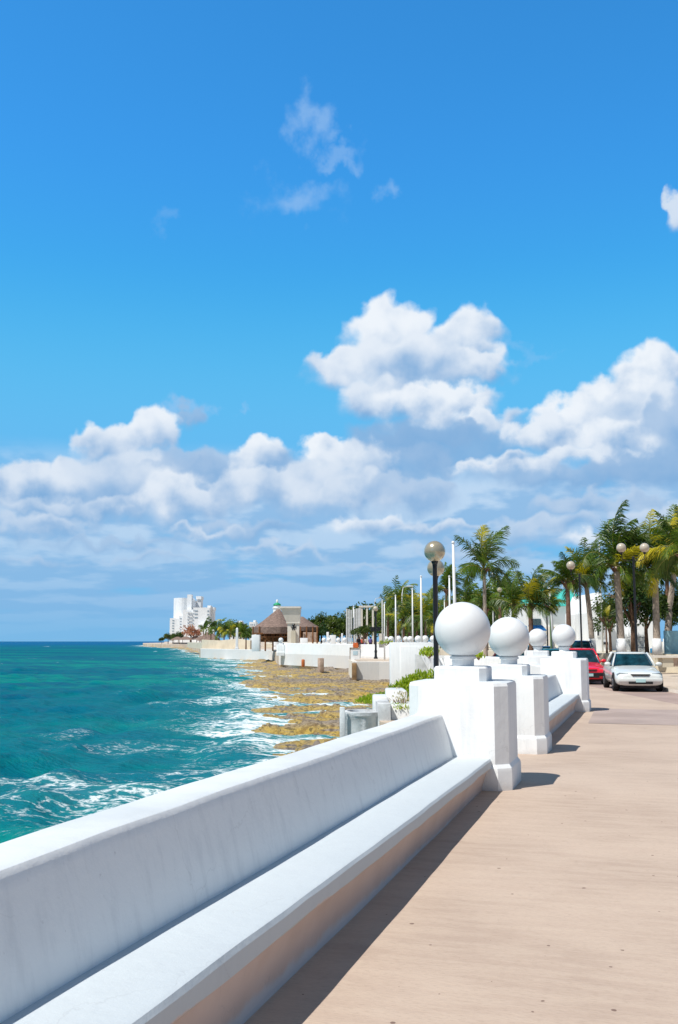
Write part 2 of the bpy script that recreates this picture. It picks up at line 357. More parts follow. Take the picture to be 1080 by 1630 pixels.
# promenade
def sheet(name, rows, m, nx, kind='structure', z=None):
    V = []
    for (xl, xr, y, z0) in rows:
        for i in range(nx):
            f = i/(nx-1); V.append((xl+(xr-xl)*f, y, z0))
    nr = len(rows); V = np.array(V)
    return npmesh(name, V, gridq(nr, nx), m)
def xk(K, y): return float(np.interp(y, [p[1] for p in K], [p[0] for p in K]))
ys = np.concatenate([np.arange(-3, 20, .4), np.arange(20, 105, 1.0)])
def xleft(y): return -2.3 if y < 27 else float(np.interp(y, [27, 31, 40, 84, 105], [-2.3, -3.6, -6.8, -17, -24]))
rows = [(xleft(y), xk(NK, y), y, gz(y)) for y in ys]
tag(sheet('promenade', rows, M_prom, 14), kind='structure')
mb = MB()
for a, b in zip(NK[:-1], NK[1:]):
    pass
V = []; 
for y in ys:
    x = xk(NK, y); V += [(x, y, gz(y)), (x+.02, y, -.2)]
tag(npmesh('kerb', np.array(V), gridq(len(ys), 2), M_cream, smooth=False), kind='structure')
# worn strip of greyer paving crossing the walk
rows = [(-1.3-.02*(y-22), xk(NK, y)-.01, y, .005) for y in np.arange(21.8, 26.6, .3)]
tag(sheet('paving_strip', rows, M_patch, 6), kind='structure')
rows = [(xk(NK, y)+.02, xk(FK, y)-.02, y, -.1) for y in np.arange(3, 105, 1.0)]
tag(sheet('road', rows, M_road, 8), kind='structure')
rows = [(xk(FK, y), xk(FK, y)+30, y, .02) for y in np.arange(3, 105, 1.0)]
tag(sheet('pavement', rows, M_land, 8), kind='structure')
V = []
for y in np.arange(3, 105, 1.0):
    x = xk(FK, y); V += [(x, y, .02), (x-.015, y, -.2)]
tag(npmesh('kerb', np.array(V), gridq(len(V)//2, 2), M_cream, smooth=False), kind='structure')
mb = MB(); pl = [P(1500, 52), P(1090, 54), P(925, 60), P(800, 70), P(700, 90), P(640, 128), P(560, 160), P(500, 220), P(420, 300), P(430, 900), P(2400, 900), P(2400, 52)]
mb.prism([(p.x, p.y) for p in pl], -.1, PZ); tag(mb.build('plaza_terrace', M_beige), kind='structure')
# ------------------------------------------------------------------ sea and shore
SEA = -2.0
SHD = [(0, 1500), (8, 980), (14, 760), (20, 650), (26, 585), (31, 525), (35, 475), (39, 452), (46, 440), (55, 436), (66, 432), (85, 428), (105, 420), (130, 405), (165, 392), (200, 372), (232, 340), (260, 322), (330, 318), (520, 285), (700, 232), (760, 226), (900, 226), (1500, 255), (6000, 255)]
def s_shore(d): 
    dd = np.array([a for a, _ in SHD]); ss = np.array([ux(u, max(a, .5)) for a, u in SHD]); return np.interp(d, dd, ss)
def rock_h(s, d):
    t = s-s_shore(d)
    wig = (fbm(s*.16+5, d*.055+2, 4)-.5)*np.clip(d*.10, 3.0, 8)
    t = t+wig
    h = np.where(t > 0, -2.0+.034*np.minimum(t, 14)+.03*np.clip(t-14, 0, 12), -2.0+.10*t)
    led = (fbm(s*.13+40, d*.42+7, 5, .55)-.5)                     # long ledges lying along the shore
    h = h+led*np.where(t > 14, .8, 1.0)*1.6*np.clip(1+t/12, .35, 1)
    h = h+np.abs(fbm(s*.55+3, d*.9+11, 4, .6)-.5)*-.75+.08
    q = np.floor(h/.13)*.13; fr = (h-q)/.13
    h = q+.13*sstep(fr, .80, .97)*.92+.08*(h-q)
    h = h+(fbm(s*1.6, d*1.9, 4)-.5)*.16
    return np.maximum(h, -4.5), t
M_rock = None
def rock_fn(t, b, tc):
    ps = t.node('ShaderNodeSeparateXYZ', {0: tc}); z = ps.outputs[2]
    n = t.noise(t.scalev(tc, (.28, .9, 1.5)), 1.0, 6, .62); n2 = t.noise(tc, 3.0, 6, .65)
    wet = t.mapr(t.m('ADD', z, t.m('MULTIPLY', t.m('SUBTRACT', n, .5), 1.3)), -1.42, -1.78)
    inl = t.node('ShaderNodeAttribute', attribute_name='inland').outputs['Fac']
    wet = t.m('MULTIPLY', wet, t.mapr(t.m('ADD', inl, t.m('MULTIPLY', t.m('SUBTRACT', n, .5), 1.4)), .85, .45))
    dry = t.mix(t.mapr(n2, .35, .65), (.15, .12, .095), (.50, .42, .34))
    och = t.mix(t.mapr(n2, .3, .66), (.26, .16, .045), (.80, .58, .13))
    c = t.mix(t.m('MULTIPLY', wet, t.mapr(n, .40, .50)), dry, och)
    c = t.mix(t.m('MULTIPLY', t.mapr(n2, .53, .59), .75), c, (.045, .035, .025))
    t.put(b.inputs['Base Color'], c)
    t.put(b.inputs['Roughness'], t.mapr(z, -1.5, -1.95, .9, .35))
    nb = t.node('ShaderNodeBump', {'Strength': 1.0, 'Distance': .16, 'Height': t.noise(t.scalev(tc, (1, 1.6, 2)), 4.5, 6, .72)}); t.l.new(nb.outputs[0], b.inputs['Normal'])
M_rock = mat('ironshore_rock', (.3, .25, .2), .8, .3, var=0, fn=rock_fn)
nd, ns = 420, 300
dd = np.geomspace(9, 800, nd)[:, None]; fu = np.linspace(0, 1, ns)[None, :]
s0 = s_shore(dd); wl = np.clip(dd*.14, 7, 30); wr = np.clip(dd*.28, 14, 45)
ss = s0-wl+(wl+wr)*fu; DD = dd+0*ss
hh, tt = rock_h(ss, DD)
V = np.stack([ss*HR.x+DD*HF.x, ss*HR.y+DD*HF.y, hh], -1).reshape(-1, 3)
tag(npmesh('shore_rocks', V, gridq(nd, ns), M_rock, {'inland': np.clip(tt/20, 0, 1).ravel()}), kind='structure')
# sea surface
def sea_fn(t, b, tc):
    fo = t.node('ShaderNodeAttribute', attribute_name='foam').outputs['Fac']
    sh = t.node('ShaderNodeAttribute', attribute_name='shoal').outputs['Fac']
    pos = t.n.new('ShaderNodeNewGeometry').outputs['Position']
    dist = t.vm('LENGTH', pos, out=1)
    big = t.noise(t.scalev(pos, (.018, .045, 1)), 1.0, 5, .55)
    mid = t.noise(t.scalev(pos, (.10, .30, 1)), 1.0, 5, .6)
    c = t.mix(t.mapr(big, .42, .60), (.000, .112, .178), (.000, .205, .190))
    c = t.mix(t.m('MULTIPLY', t.mapr(mid, .42, .66), .7), c, (.000, .075, .180))
    c = t.mix(t.m('MULTIPLY', sh, .5), c, (.01, .25, .25))
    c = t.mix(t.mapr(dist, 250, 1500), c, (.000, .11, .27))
    fn_ = t.noise(t.scalev(pos, (.75, 1.3, 1)), 1.5, 6, .62); f2 = t.noise(pos, 6.0, 4, .6)
    lace = t.m('ADD', t.m('MULTIPLY', t.m('ABSOLUTE', t.m('SUBTRACT', fn_, .5)), -7.0), t.m('MULTIPLY', t.m('SUBTRACT', f2, .5), .9))
    f = t.mapr(t.m('ADD', t.m('ADD', fo, t.m('MULTIPLY', lace, .8)), .22), .22, .72)
    f = t.m('MULTIPLY', f, t.mapr(fo, .06, .2)); c = t.mix(t.m('MULTIPLY', t.mapr(fo, .1, .8), .45), c, (.10, .42, .48))
    c = t.mix(f, c, (.82, .88, .90)); t.put(b.inputs['Base Color'], c)
    t.put(b.inputs['Roughness'], t.mapr(f, 0, 1, .10, .8)); b.inputs['Specular IOR Level'].default_value = .035
    w = t.m('ADD', t.m('MULTIPLY', t.noise(t.scalev(pos, (1.0, 1.9, 1)), 1.3, 6, .62), 1.0), t.m('MULTIPLY', t.noise(pos, 7.0, 4, .6), .16))
    w2 = t.noise(t.scalev(pos, (.12, .35, 1)), 1.0, 5, .6)
    h = t.m('ADD', t.m('MULTIPLY', w, .30), t.m('MULTIPLY', w2, t.mapr(dist, 60, 400, .3, 2.5)))
    nb = t.node('ShaderNodeBump', {'Strength': .95, 'Distance': .9, 'Height': h}); t.l.new(nb.outputs[0], b.inputs['Normal'])
    b.inputs['Specular IOR Level'].default_value = 0.0
    fr = t.node('ShaderNodeFresnel', {'IOR': 1.33, 'Normal': nb.outputs[0]}).outputs[0]
    gl = t.node('ShaderNodeBsdfGlossy', {'Roughness': .12, 'Normal': nb.outputs[0]})      # weak sheen: polarised sea light
    mx = t.node('ShaderNodeMixShader', {0: t.m('MULTIPLY', t.m('MULTIPLY', fr, .26), t.m('SUBTRACT', 1.0, f))})
    t.l.new(b.outputs[0], mx.inputs[1]); t.l.new(gl.outputs[0], mx.inputs[2]); t.l.new(mx.outputs[0], t.n['Material Output'].inputs[0])
M_sea = mat('tropical_sea', (.0, .2, .2), .1, .3, var=0, fn=sea_fn)
na = 460
rad = np.concatenate([np.geomspace(6, 320, 700), np.geomspace(325, 45000, 70)])
ang = np.linspace(R(-52), R(26), na)
RR, AA = np.meshgrid(rad, ang, indexing='ij')
S = RR*np.sin(AA); DD = RR*np.cos(AA)
X = S*HR.x+DD*HF.x; Y = S*HR.y+DD*HF.y
hz = np.zeros_like(X); wr_ = np.random.default_rng(3)
fade = np.clip(1.2-RR/260, 0, 1)
for k in range(46):
    L = float(np.exp(wr_.uniform(np.log(.9), np.log(11)))); th = wr_.normal(R(100), .55); a = .0085*L**.9
    a *= np.clip(1-RR*.004/L*1.5, 0, 1)
    ph = 2*math.pi/L*(X*math.sin(th)+Y*math.cos(th))+wr_.uniform(0, 6.28)
    hz += a*(1-np.abs(np.sin(ph/2))*2+.27)
rh, tt = rock_h(S, DD)
dep = -2.0-rh
dsh = -tt                                                       # metres seaward of the waterline
# surf: rollers lying along the shore
fr = np.clip(dsh, -2, 60); warp = (fbm(X*.10, Y*.10, 4)-.5)*16
rol = np.sin((fr+warp)*.62)*.5+.5
roll_h = np.exp(-((fr-5)/5.5)**2)*rol**3*.42
near = fbm(X*.09+3, Y*.16+8, 3)
hz = hz*fade*np.clip(.35+fr*.09, .35, 1)+roll_h*fade*np.clip(near*2-.3, 0, 1)
band = np.exp(-np.clip(dsh-.3, 0, None)/np.clip(RR*.065, 1.8, 7.0))
wet = np.exp(-np.clip(dep-.02, 0, None)/.16)                     # thin water washing over the ledges
foam = band*np.clip(.26+1.5*(fbm(X*.28, Y*.5, 4)-.38), 0, .9)
foam = np.maximum(foam, wet*np.clip(.25+1.6*(fbm(X*.35+5, Y*.7, 4)-.36), 0, .85))
foam = np.maximum(foam, np.exp(-((fr-6)/6.5)**2)*rol**2*np.clip((near-.52)*3.2, 0, .55)*np.exp(-np.clip(fr-7, 0, None)/4))
# broken water off the near rocks
dn = DD; sw = np.exp(-((dsh-4.5)/5.5)**2)*np.exp(-((dn-28)/8)**2)
foam = np.maximum(foam, sw*np.clip(fbm(X*.16+9, Y*.42+1, 4)*2.3-.74, 0, .56))
# scattered white caps
cap = fbm(X*.09+31, Y*.34+17, 4)
foam = np.maximum(foam, sstep(cap, .80, .86)*.5*np.clip(RR/60, .3, 1)*(dsh > 8)*(RR < 900))
foam *= (RR < 1500)
hz += foam*.05*fade
shoal = np.exp(-np.clip(dsh, 0, None)/14)
Z = -2.0+hz
V = np.stack([X, Y, Z], -1).reshape(-1, 3)
tag(npmesh('sea', V, gridq(len(rad), na), M_sea, {'foam': foam.ravel(), 'shoal': shoal.ravel()}), kind='structure')
# ------------------------------------------------------------------ foreground seawall bench
def bench_mesh(y0, y1, seed, near=True):
    n = int((y1-y0)/.09); par = []; ben = []
    nz = lambda y, k, f=1.0, a=1.0: a*(float(fbm(np.array([y*f+k*13.7]), np.array([k*3.1+seed]), 3)[0])-.5)
    for i in range(n+1):
        y = y0+(y1-y0)*i/n
        g = gz(y); zt = .90+nz(y, 1, .8, .022); xo = -2.565+nz(y, 2, .6, .03); xi = -2.235+nz(y, 3, .9, .028); xb = -2.115+nz(y, 4, .6, .012)
        par.append([(xo, y, -.1), (xo, y, zt-.05), (xo+.012, y, zt-.018), (xo+.045, y, zt-.003), (xi-.05, y, zt), (xi-.018, y, zt-.008), (xi, y, zt-.032), (xi+.012, y, zt-.08), (xi+(xb-xi)*.5, y, .66), (xb, y, .40), (xb, y, .2), (xb, y, -.1)])
        zs = .435+nz(y, 5, .6, .016); xe = -1.70+nz(y, 6, .9, .035); xf = -1.80+nz(y, 7, .8, .02)
        ben.append([(xb-.06, y, g-.1), (xb-.06, y, zs-.006), (xb+.02, y, zs), (xe-.04, y, zs-.002), (xe-.014, y, zs-.010), (xe, y, zs-.030+nz(y, 10, 2.2, .010)), (xe-.004, y, zs-.105+nz(y, 9, 1.4, .035)), (xe-.05, y, zs-.15), (xf, y, .12), (xf, y, g-.08)])
    a = MB(); a.rings(par); b = MB(); b.rings(ben); return a, b
def seawall(y0, y1, seed, label):
    t = empty('seawall_bench', (0, 0, 0), label, 'bench wall', group='seawall benches between the ball pillars')
    a, b = bench_mesh(y0, y1, seed)
    a.build('parapet', M_wall, t, angle=24); b.build('bench_seat', M_bench, t, angle=30)
    return t
seawall(.3, 11.18, 1, 'long white seawall bench running through the foreground up to the largest ball pillar')
seawall(16.35, 25.3, 2, 'white seawall bench between the second ball pillar and the ball pillar beside the cars')
# ------------------------------------------------------------------ ball pillars
def octo(hx, hy, c): return [(-hx+c, -hy), (hx-c, -hy), (hx, -hy+c), (hx, hy-c), (hx-c, hy), (-hx+c, hy), (-hx, hy-c), (-hx, -hy+c)]
def oring(hx, hy, c, z): return [(x, y, z) for x, y in octo(hx, hy, c)]
def make_pillar(label, h=1.16, r=.325, low=-.3):
    t = empty('ball_pillar', (0, 0, 0), label, 'pillar', group='white pillars topped with balls along the promenade')
    m = MB(); hx, hy, c = .56, .50, .135
    m.rings([oring(hx+.032, hy+.032, c, low), oring(hx+.032, hy+.032, c, .20), oring(hx+.026, hy+.026, c, .235), oring(hx, hy, c, .275), oring(hx, hy, c, h-.045), oring(hx-.012, hy-.012, c, h-.012), oring(hx-.05, hy-.05, c-.01, h)])
    m.build('plinth', M_wall, t, smooth=False, angle=22)
    m = MB(); m.rings([oring(.30, .28, .07, h-.02), oring(.30, .28, .07, h+.145), oring(.285, .265, .07, h+.165)])
    m.build('cap_block', M_wall, t, angle=22)
    m = MB(); m.lathe([(.125, h+.15), (.128, h+.245), (.15, h+.25), (.152, h+.275), (.12, h+.285), (.12, h+.32)], n=32)
    m.build('neck', M_wall, t, smooth=True, angle=40)
    m = MB(); m.ball((0, 0, h+.27+r*.96), r, 64, 32); m.build('ball', M_ball, t, smooth=True)
    return t
def ball_fn(t, b, tc):
    st = t.noise(t.scalev(tc, (3, 3, 1.5)), 1.2, 5, .6)
    c = t.mix(t.m('MULTIPLY', t.mapr(st, .45, .72), .12), (.78, .80, .815), (.58, .61, .65))
    sp = t.noise(tc, 20, 4, .7); c = t.mix(t.m('MULTIPLY', t.mapr(sp, .66, .74), .2), c, (.5, .5, .5))
    dr = t.noise(t.scalev(tc, (9, 9, .8)), 1.0, 4, .6); zz = t.node('ShaderNodeSeparateXYZ', {0: tc}).outputs[2]
    c = t.mix(t.m('MULTIPLY', t.m('MULTIPLY', t.mapr(dr, .54, .66), t.mapr(zz, 2.0, 1.4)), .22), c, (.40, .41, .42))
    t.put(b.inputs['Base Color'], c)
    nb = t.node('ShaderNodeBump', {'Strength': .12, 'Distance': .01, 'Height': t.noise(tc, 9, 5, .6)}); t.l.new(nb.outputs[0], b.inputs['Normal'])
M_ball = mat('smooth_white_paint', (.8, .8, .8), .34, .45, var=0, fn=ball_fn)
p1 = make_pillar('nearest and largest white ball pillar at the end of the long foreground bench'); p1.location = (-2.085, 11.62, gz(11.5))
p2 = dup(p1, (-2.13, 15.95, gz(15.9)), 0, 'second white ball pillar, just behind and right of the largest one')
p3 = make_pillar('tall white ball pillar beside the red car', h=1.285, r=.292); p3.location = (-2.06, 25.75, 0)
for o in p3.children:
    if o.name.startswith('plinth'): o.scale = (1.0, 1, 1)
p4 = dup(p3, P(856, 30.6), R(20), 'smallest white ball pillar, between the second pillar and the one by the red car', scale=.98)
# white parapet from the fourth pillar out to the sea terrace
def wall_line(name, pts, th, zt, zb, m, label, cat='wall', cap=0, group=None, wob=.01):
    t = MB(); n = len(pts); L = []; 
    for i, p in enumerate(pts):
        q = (pts[min(i+1, n-1)]-pts[max(i-1, 0)]); q.z = 0; q.normalize(); nrm = Vector((-q.y, q.x, 0))*th/2
        z = zt[i] if isinstance(zt, (list, tuple)) else zt; w = zb[i] if isinstance(zb, (list, tuple)) else zb
        a = p-nrm; b = p+nrm; e = .03
        L.append([(a.x, a.y, w), (a.x, a.y, z-e), (a.x+nrm.x*.1, a.y+nrm.y*.1, z), (b.x-nrm.x*.1, b.y-nrm.y*.1, z), (b.x, b.y, z-e), (b.x, b.y, w)])
    t.rings(L); o = t.build(name, m); return tag(o, label, cat, group)
wall_line('parapet_wall', [Vector((-2.4, 26.2, 0)), P(846, 30.2)], .35, 1.05, -.1, M_wall, 'short white wall joining the two small ball pillars near the red car')
wall_line('parapet_wall', [P(838, 31), P(770, 35), P(694, 37.2)], .4, 1.18, -.1, M_wall, 'white wall behind the two big balls, reaching to the tall white block')
# ------------------------------------------------------------------ sea terrace with planter, basin and tall block
def at_box(name, u0, u1, d, vt, zb, depth, m, label, cat, bev=.03, rz=0, group=None):
    x0, x1 = ux(u0, d), ux(u1, d); zt = zv(vt, d); b = MB()
    b.box(-(x1-x0)/2, (x1-x0)/2, 0, depth, 0, zt-zb, bev)
    o = b.build(name, m, angle=35); p = SD((x0+x1)/2, d, zb); o.location = p; o.rotation_euler = (0, 0, YAW+rz)
    return tag(o, label, cat, group)
t = empty('gate_block', SD((ux(622, 36)+ux(690, 36))/2, 36, 0), 'tall plain white block with a raised panel, left of the largest ball', 'block wall', YAW)
b = MB(); w = (ux(690, 36)-ux(622, 36))/2; ht = zv(1022.5, 36); b.box(-w, w, 0, .9, -.25, ht, .03); b.build('body', M_wall, t, angle=35)
b = MB(); b.box(-w+.36, w-.12, -.035, .0-.002, .1, ht-.14, .01); b.build('raised_panel', M_wall, t, angle=35)
t = empty('balustrade', P(684, 35), 'white pierced balustrade with a sloping coping right of the tall white block', 'balustrade', YAW)
b = MB(); b.add([(-.5, 0, 0), (-.5, 0, 1.25), (-.30, 0, 1.2), (.1, 0, .45), (.1, 0, 0), (-.5, .16, 0), (-.5, .16, 1.25), (-.30, .16, 1.2), (.1, .16, .45), (.1, .16, 0)], [(0, 1, 2, 3, 4), (9, 8, 7, 6, 5), (0, 5, 6, 1), (1, 6, 7, 2), (2, 7, 8, 3), (3, 8, 9, 4), (4, 9, 5, 0)]); b.build('sloping_coping', M_weath, t)
b = MB(); b.box(-.2, .55, .25, .33, 1.12, 1.2); b.box(-.2, .55, .25, .33, .62, .68)
for k in range(5): b.tube([(-.16+k*.16, .29, .66), (-.10+k*.16, .29, .9), (-.16+k*.16, .29, 1.14)], .025, 6)
b.build('pierced_rail', M_plain, t)
at_box('stepped_wall', 617, 648, 27.0, 1099, -.3, 1.6, M_wall, 'white stepped wall end below the green beach shrub', 'wall', .05)
at_box('low_step', 595, 618, 26.6, 1108.5, -.3, 1.2, M_wall, 'low white step jutting left of the stepped wall end', 'step', .05)
at_box('cracked_block', 601, 622, 23.6, 1119.5, -.9, 1.4, M_weath, 'cracked white block between the basin and the shrub planter', 'block', .03)
at_box('planter_wall', 622, 668, 23.9, 1121, -.9, 1.2, M_wall, 'white planter wall under the small pink-flowered twigs', 'planter', .03)
t = empty('stone_basin', P(579, 23.6, -.9), 'weathered grey-white concrete basin with dark streaks at the sea edge', 'basin', YAW)
b = MB(); zt = zv(1134, 23.6)+.9; R1, R0 = .62, .50
n = 40
b.rings([[(r*math.cos(2*math.pi*i/n)*.78, r*math.sin(2*math.pi*i/n)+.5, z) for i in range(n)] for r, z in [(R1-.05, 0), (R1-.03, zt-.12), (R1, zt-.08), (R1, zt), (R0, zt+.005), (R0-.03, zt-.35), (.02, zt-.36)]]); b.build('bowl', M_weath, t, angle=35)
b = MB(); b.box(-.56, -.44, -.06, .06, -.1, zt+.12, .01); b.build('corner_post', M_weath, t, angle=35)
# ------------------------------------------------------------------ foliage builders
def quad_leaves(pts, dirs, ln, wd, tint, seed=0, droop=.3):
    """folded leaf-sized faces at pts"""
    r = np.random.default_rng(seed); n = len(pts); d = dirs/np.linalg.norm(dirs, axis=1, keepdims=True)
    a = r.normal(size=(n, 3)); sd = np.cross(d, a); sd /= np.linalg.norm(sd, axis=1, keepdims=True)
    ln = np.asarray(ln)[:, None]*np.ones((n, 1)); wd = np.asarray(wd)[:, None]*np.ones((n, 1))
    p0 = pts-d*ln*.1; p1 = pts+d*ln*.45+sd*wd/2; p2 = pts+d*ln+np.array([0, 0, -1])*ln*droop; p3 = pts+d*ln*.45-sd*wd/2
    V = np.stack([p0, p1, p2, p3], 1).reshape(-1, 3); Q = np.arange(4*n).reshape(-1, 4)
    return V, Q, np.repeat(tint, 4)
def leafobj(name, V, Q, tint, m, parent=None):
    o = npmesh(name, V, Q, m, {'tint': tint}, smooth=False); o.parent = parent; return o
def frond_set(n, L, seed, up=.5, wind=(.35, 0), yel=.15, young=.3, nl=44, lw=.050):
    L = L*.95; wind = (wind[0]*1.5+.12, wind[1]+.1)
    r = np.random.default_rng(seed); VS = []; QS = []; TS = []; off = 0; ribs = MB()
    wv = Vector((wind[0], wind[1], 0))
    for k in range(n):
        az = 2*math.pi*k*.381966+r.normal(0, .30); f = (k+.5)/n                   # inner fronds upright, outer ones hang
        e = R(86)-R(112)*f**1.15*(1-up*.30)+r.normal(0, .17)
        ll = L*r.uniform(.70, 1.12)*(.75+.35*math.sin(math.pi*min(1, f+.25)))
        d = Vector((math.cos(az)*math.cos(e), math.sin(az)*math.cos(e), math.sin(e)))
        gr = r.uniform(.5, 1.8); hang = r.uniform(.15, .85); lay = r.normal(0, .45)
        p = Vector((0, 0, 0)); pts = [p.copy()]; m = 13; dirs = [d.copy()]
        for i in range(m):
            d = (d+Vector((0, 0, -1))*(.05+.13*i/m)*gr*(1.15-.4*d.z)+wv*.10*(.4+i/m)).normalized(); p = p+d*ll/m; pts.append(p.copy()); dirs.append(d.copy())
        ribs.tube(pts, [.035*L/3*(1-.85*i/m)+.004 for i in range(m+1)], 4)
        A = np.array([tuple(q) for q in pts]); Dn = np.array([tuple(q) for q in dirs])
        tt = np.linspace(.14, .995, nl); idx = tt*m; i0 = np.minimum(idx.astype(int), m-1); fr = (idx-i0)[:, None]
        base = A[i0]*(1-fr)+A[i0+1]*fr; dr = Dn[i0]*(1-fr)+Dn[i0+1]*fr
        side = np.cross(dr, [0, 0, 1.]); side /= (np.linalg.norm(side, axis=1, keepdims=True)+1e-6)
        lup = np.cross(side, dr)
        y = r.random()
        tn = np.clip(r.normal(.24, .15)+(.72 if y < yel*.45 else 0)+(.22 if y > .84 else 0), 0, 1)
        for sg in (-1, 1):
            ld = side*sg*.85+dr*(.75+.5*r.random())+lup*(.15+lay*sg)+np.array([wind[0], wind[1], 0])*.8+r.normal(0, .20, base.shape)
            ld[:, 2] -= hang*(.6+.6*r.random(len(ld))); ld /= np.linalg.norm(ld, axis=1, keepdims=True)
            lng = ll*.33*np.sin(np.pi*(tt*.80+.17))**.7*r.uniform(.85, 1.1, len(tt))
            wd = lw*L/3*np.ones(len(tt)); wdv = dr*wd[:, None]
            mid = base+ld*lng[:, None]*.5; tip = base+ld*lng[:, None]; tip[:, 2] -= lng*(.15+.3*hang); mid[:, 2] -= lng*.03
            VV = np.stack([base-wdv*.5, base+wdv*.5, mid+wdv*.55, mid-wdv*.55, tip+wdv*.1, tip-wdv*.1], 1).reshape(-1, 3)
            q0 = off+np.arange(len(tt))*6
            QS.append(np.concatenate([np.stack([q0, q0+1, q0+2, q0+3], 1), np.stack([q0+3, q0+2, q0+4, q0+5], 1)])); off += len(VV)
            VS.append(VV); TS.append(np.clip(np.full(len(VV), tn)+np.repeat(tt*.12, 6)+np.repeat(r.normal(0, .05, len(tt)), 6), 0, 1))
    return np.concatenate(VS), np.concatenate(QS), np.concatenate(TS), ribs
def make_palm(label, loc, H, L, seed, n=24, tr=.13, lean=(0, 0), bark=None, white=True, group=None, **kw):
    t = empty('palm_tree', loc, label, 'palm tree', group=group)
    pts = []; rr = []
    for i in range(13):
        f = i/12; pts.append((lean[0]*f**1.6, lean[1]*f**1.6, H*f)); rr.append(tr*(1.35-.35*min(1, f*6)) if f < .17 else tr*(1.0-.25*f+.035*(i % 2)))
    b = MB(); b.tube(pts, rr, 10); trunk = b.build('trunk', bark or M_trunkl, t, smooth=True)
    if white:
        b = MB(); b.tube([(0, 0, -.02), (lean[0]*.01, lean[1]*.01, .85)], [tr*1.42, tr*1.16], 12); b.build('painted_band', M_plain, trunk, smooth=True)
    c = Vector(pts[-1])
    V, Q, T, ribs = frond_set(n, L, seed, **kw); V = V+np.array([c.x, c.y, c.z])
    cr = leafobj('crown', V, Q, T, M_palm, t)
    rb = ribs.build('frond_ribs', M_rib, cr); rb.data.transform(Matrix.Translation(c))
    # fibrous boot and nuts below the crown
    r = random.Random(seed); b = MB()
    for k in range(10):
        a = k*.63; b.tube([c+Vector((0, 0, -.45)), c+Vector((math.cos(a)*.22, math.sin(a)*.22, -.12)), c+Vector((math.cos(a)*.42, math.sin(a)*.42, .05+r.uniform(-.15, .1)))], [.05, .06, .02], 5)
    b.build('leaf_boots', M_trunkd, trunk)
    return t
M_rib = mat('frond_rib', (.22, .22, .05), .6, .3, var=.2)
def crown_leaves(center, rad, n, seed, size=.22, clumps=22):
    r = np.random.default_rng(seed); cs = []
    for k in range(clumps):
        v = r.normal(size=3); v /= np.linalg.norm(v); v[2] = abs(v[2])*1.0-.35*(r.random() < .35); cs.append(v*r.uniform(.45, .92))
    cs = np.array(cs); ci = r.integers(0, clumps, n); off = r.normal(size=(n, 3)); off /= np.linalg.norm(off, axis=1, keepdims=True)
    off *= (r.random((n, 1))**.45)*r.uniform(.24, .40, clumps)[ci][:, None]
    p = (cs[ci]+off)*np.array(rad)+np.array(center)
    d = off+cs[ci]*.35+r.normal(0, .35, (n, 3)); ct = r.normal(.32, .17, clumps)
    tint = np.clip(ct[ci]+r.normal(0, .13, n), 0, 1)
    return quad_leaves(p, d, r.uniform(.7, 1.3, n)*size, r.uniform(.45, .8, n)*size, tint, seed)
def make_tree(label, loc, H, rad, seed, n=2600, size=.24, group=None, name='broadleaf_tree', m=None, cat='tree', th=.35, sc=1.0, tr=.14):
    t = empty(name, loc, label, cat, group=group); t.scale = (sc,)*3; cz = H-rad[2]*.75; r = random.Random(seed)
    b = MB(); b.tube([(0, 0, -.3), (.03, 0, cz*.5), (0, .05, cz)], [tr*1.3, tr, tr*.75], 8)
    for k in range(7):
        a = k*.9+r.random(); b.tube([(0, .03, cz*r.uniform(.55, .9)), (math.cos(a)*rad[0]*.35, math.sin(a)*rad[1]*.35, cz+rad[2]*.15), (math.cos(a)*rad[0]*.7, math.sin(a)*rad[1]*.7, cz+rad[2]*r.uniform(.1, .6))], [tr*.6, tr*.35, tr*.1], 6)
    b.build('trunk', M_trunkd, t, smooth=True)
    V, Q, T = crown_leaves((0, 0, cz), rad, n, seed, size); leafobj('crown', V, Q, T, m or M_leaf, t); return t
M_twig = leafmat('pale_twig_leaves', (.30, .30, .12), (.50, .42, .30), (.62, .48, .42))
# ------------------------------------------------------------------ shrubs on the sea terrace
def shrub(name, label, loc, rad, n, seed, size, m, cat='shrub', rz=0, upd=.9, slope=0.0):
    r = np.random.default_rng(seed); p = r.uniform(-1, 1, (n, 3)); p[:, 2] = np.abs(p[:, 2])
    p = p[np.linalg.norm(p, axis=1) < 1.0]; k = len(p)
    bump = 1+.28*(fbm(p[:, 0]*3+seed, p[:, 1]*3, 3)-.5)*2
    p = p*bump[:, None]*np.array(rad); p[:, 2] *= 1+slope*p[:, 0]/rad[0]
    d = r.normal(0, .55, (k, 3)); d[:, 2] = upd+np.abs(d[:, 2])*.4
    V, Q, T = quad_leaves(p, d, r.uniform(.7, 1.25, k)*size, r.uniform(.35, .5, k)*size, np.clip(r.normal(.4, .25, k), 0, 1), seed, droop=-.05)
    t = empty(name, loc, label, cat, rz); b = MB()
    for k in range(9):
        a = random.uniform(0, 6.28); q = random.uniform(.2, .7); b.tube([(0, 0, -.06), (math.cos(a)*rad[0]*q, math.sin(a)*rad[1]*q, rad[2]*.5*(1+slope*math.cos(a)*q))], .012, 4)
    b.build('stems', M_trunkd, t); leafobj('foliage', V, Q, T, m, t); return t
shrub('beach_shrub', 'bright green leafy beach shrub spilling over the terrace left of the largest pillar', P(661, 29.5, -.05), (.98, .7, .78), 11000, 5, .11, M_lime, rz=YAW, slope=.42)
shrub('ground_creeper', 'low yellow-green creeper spreading left of the beach shrub towards the rocks', P(620, 30.0, -.12), (.95, .8, .30), 5000, 6, .10, M_lime, rz=YAW, slope=.3)
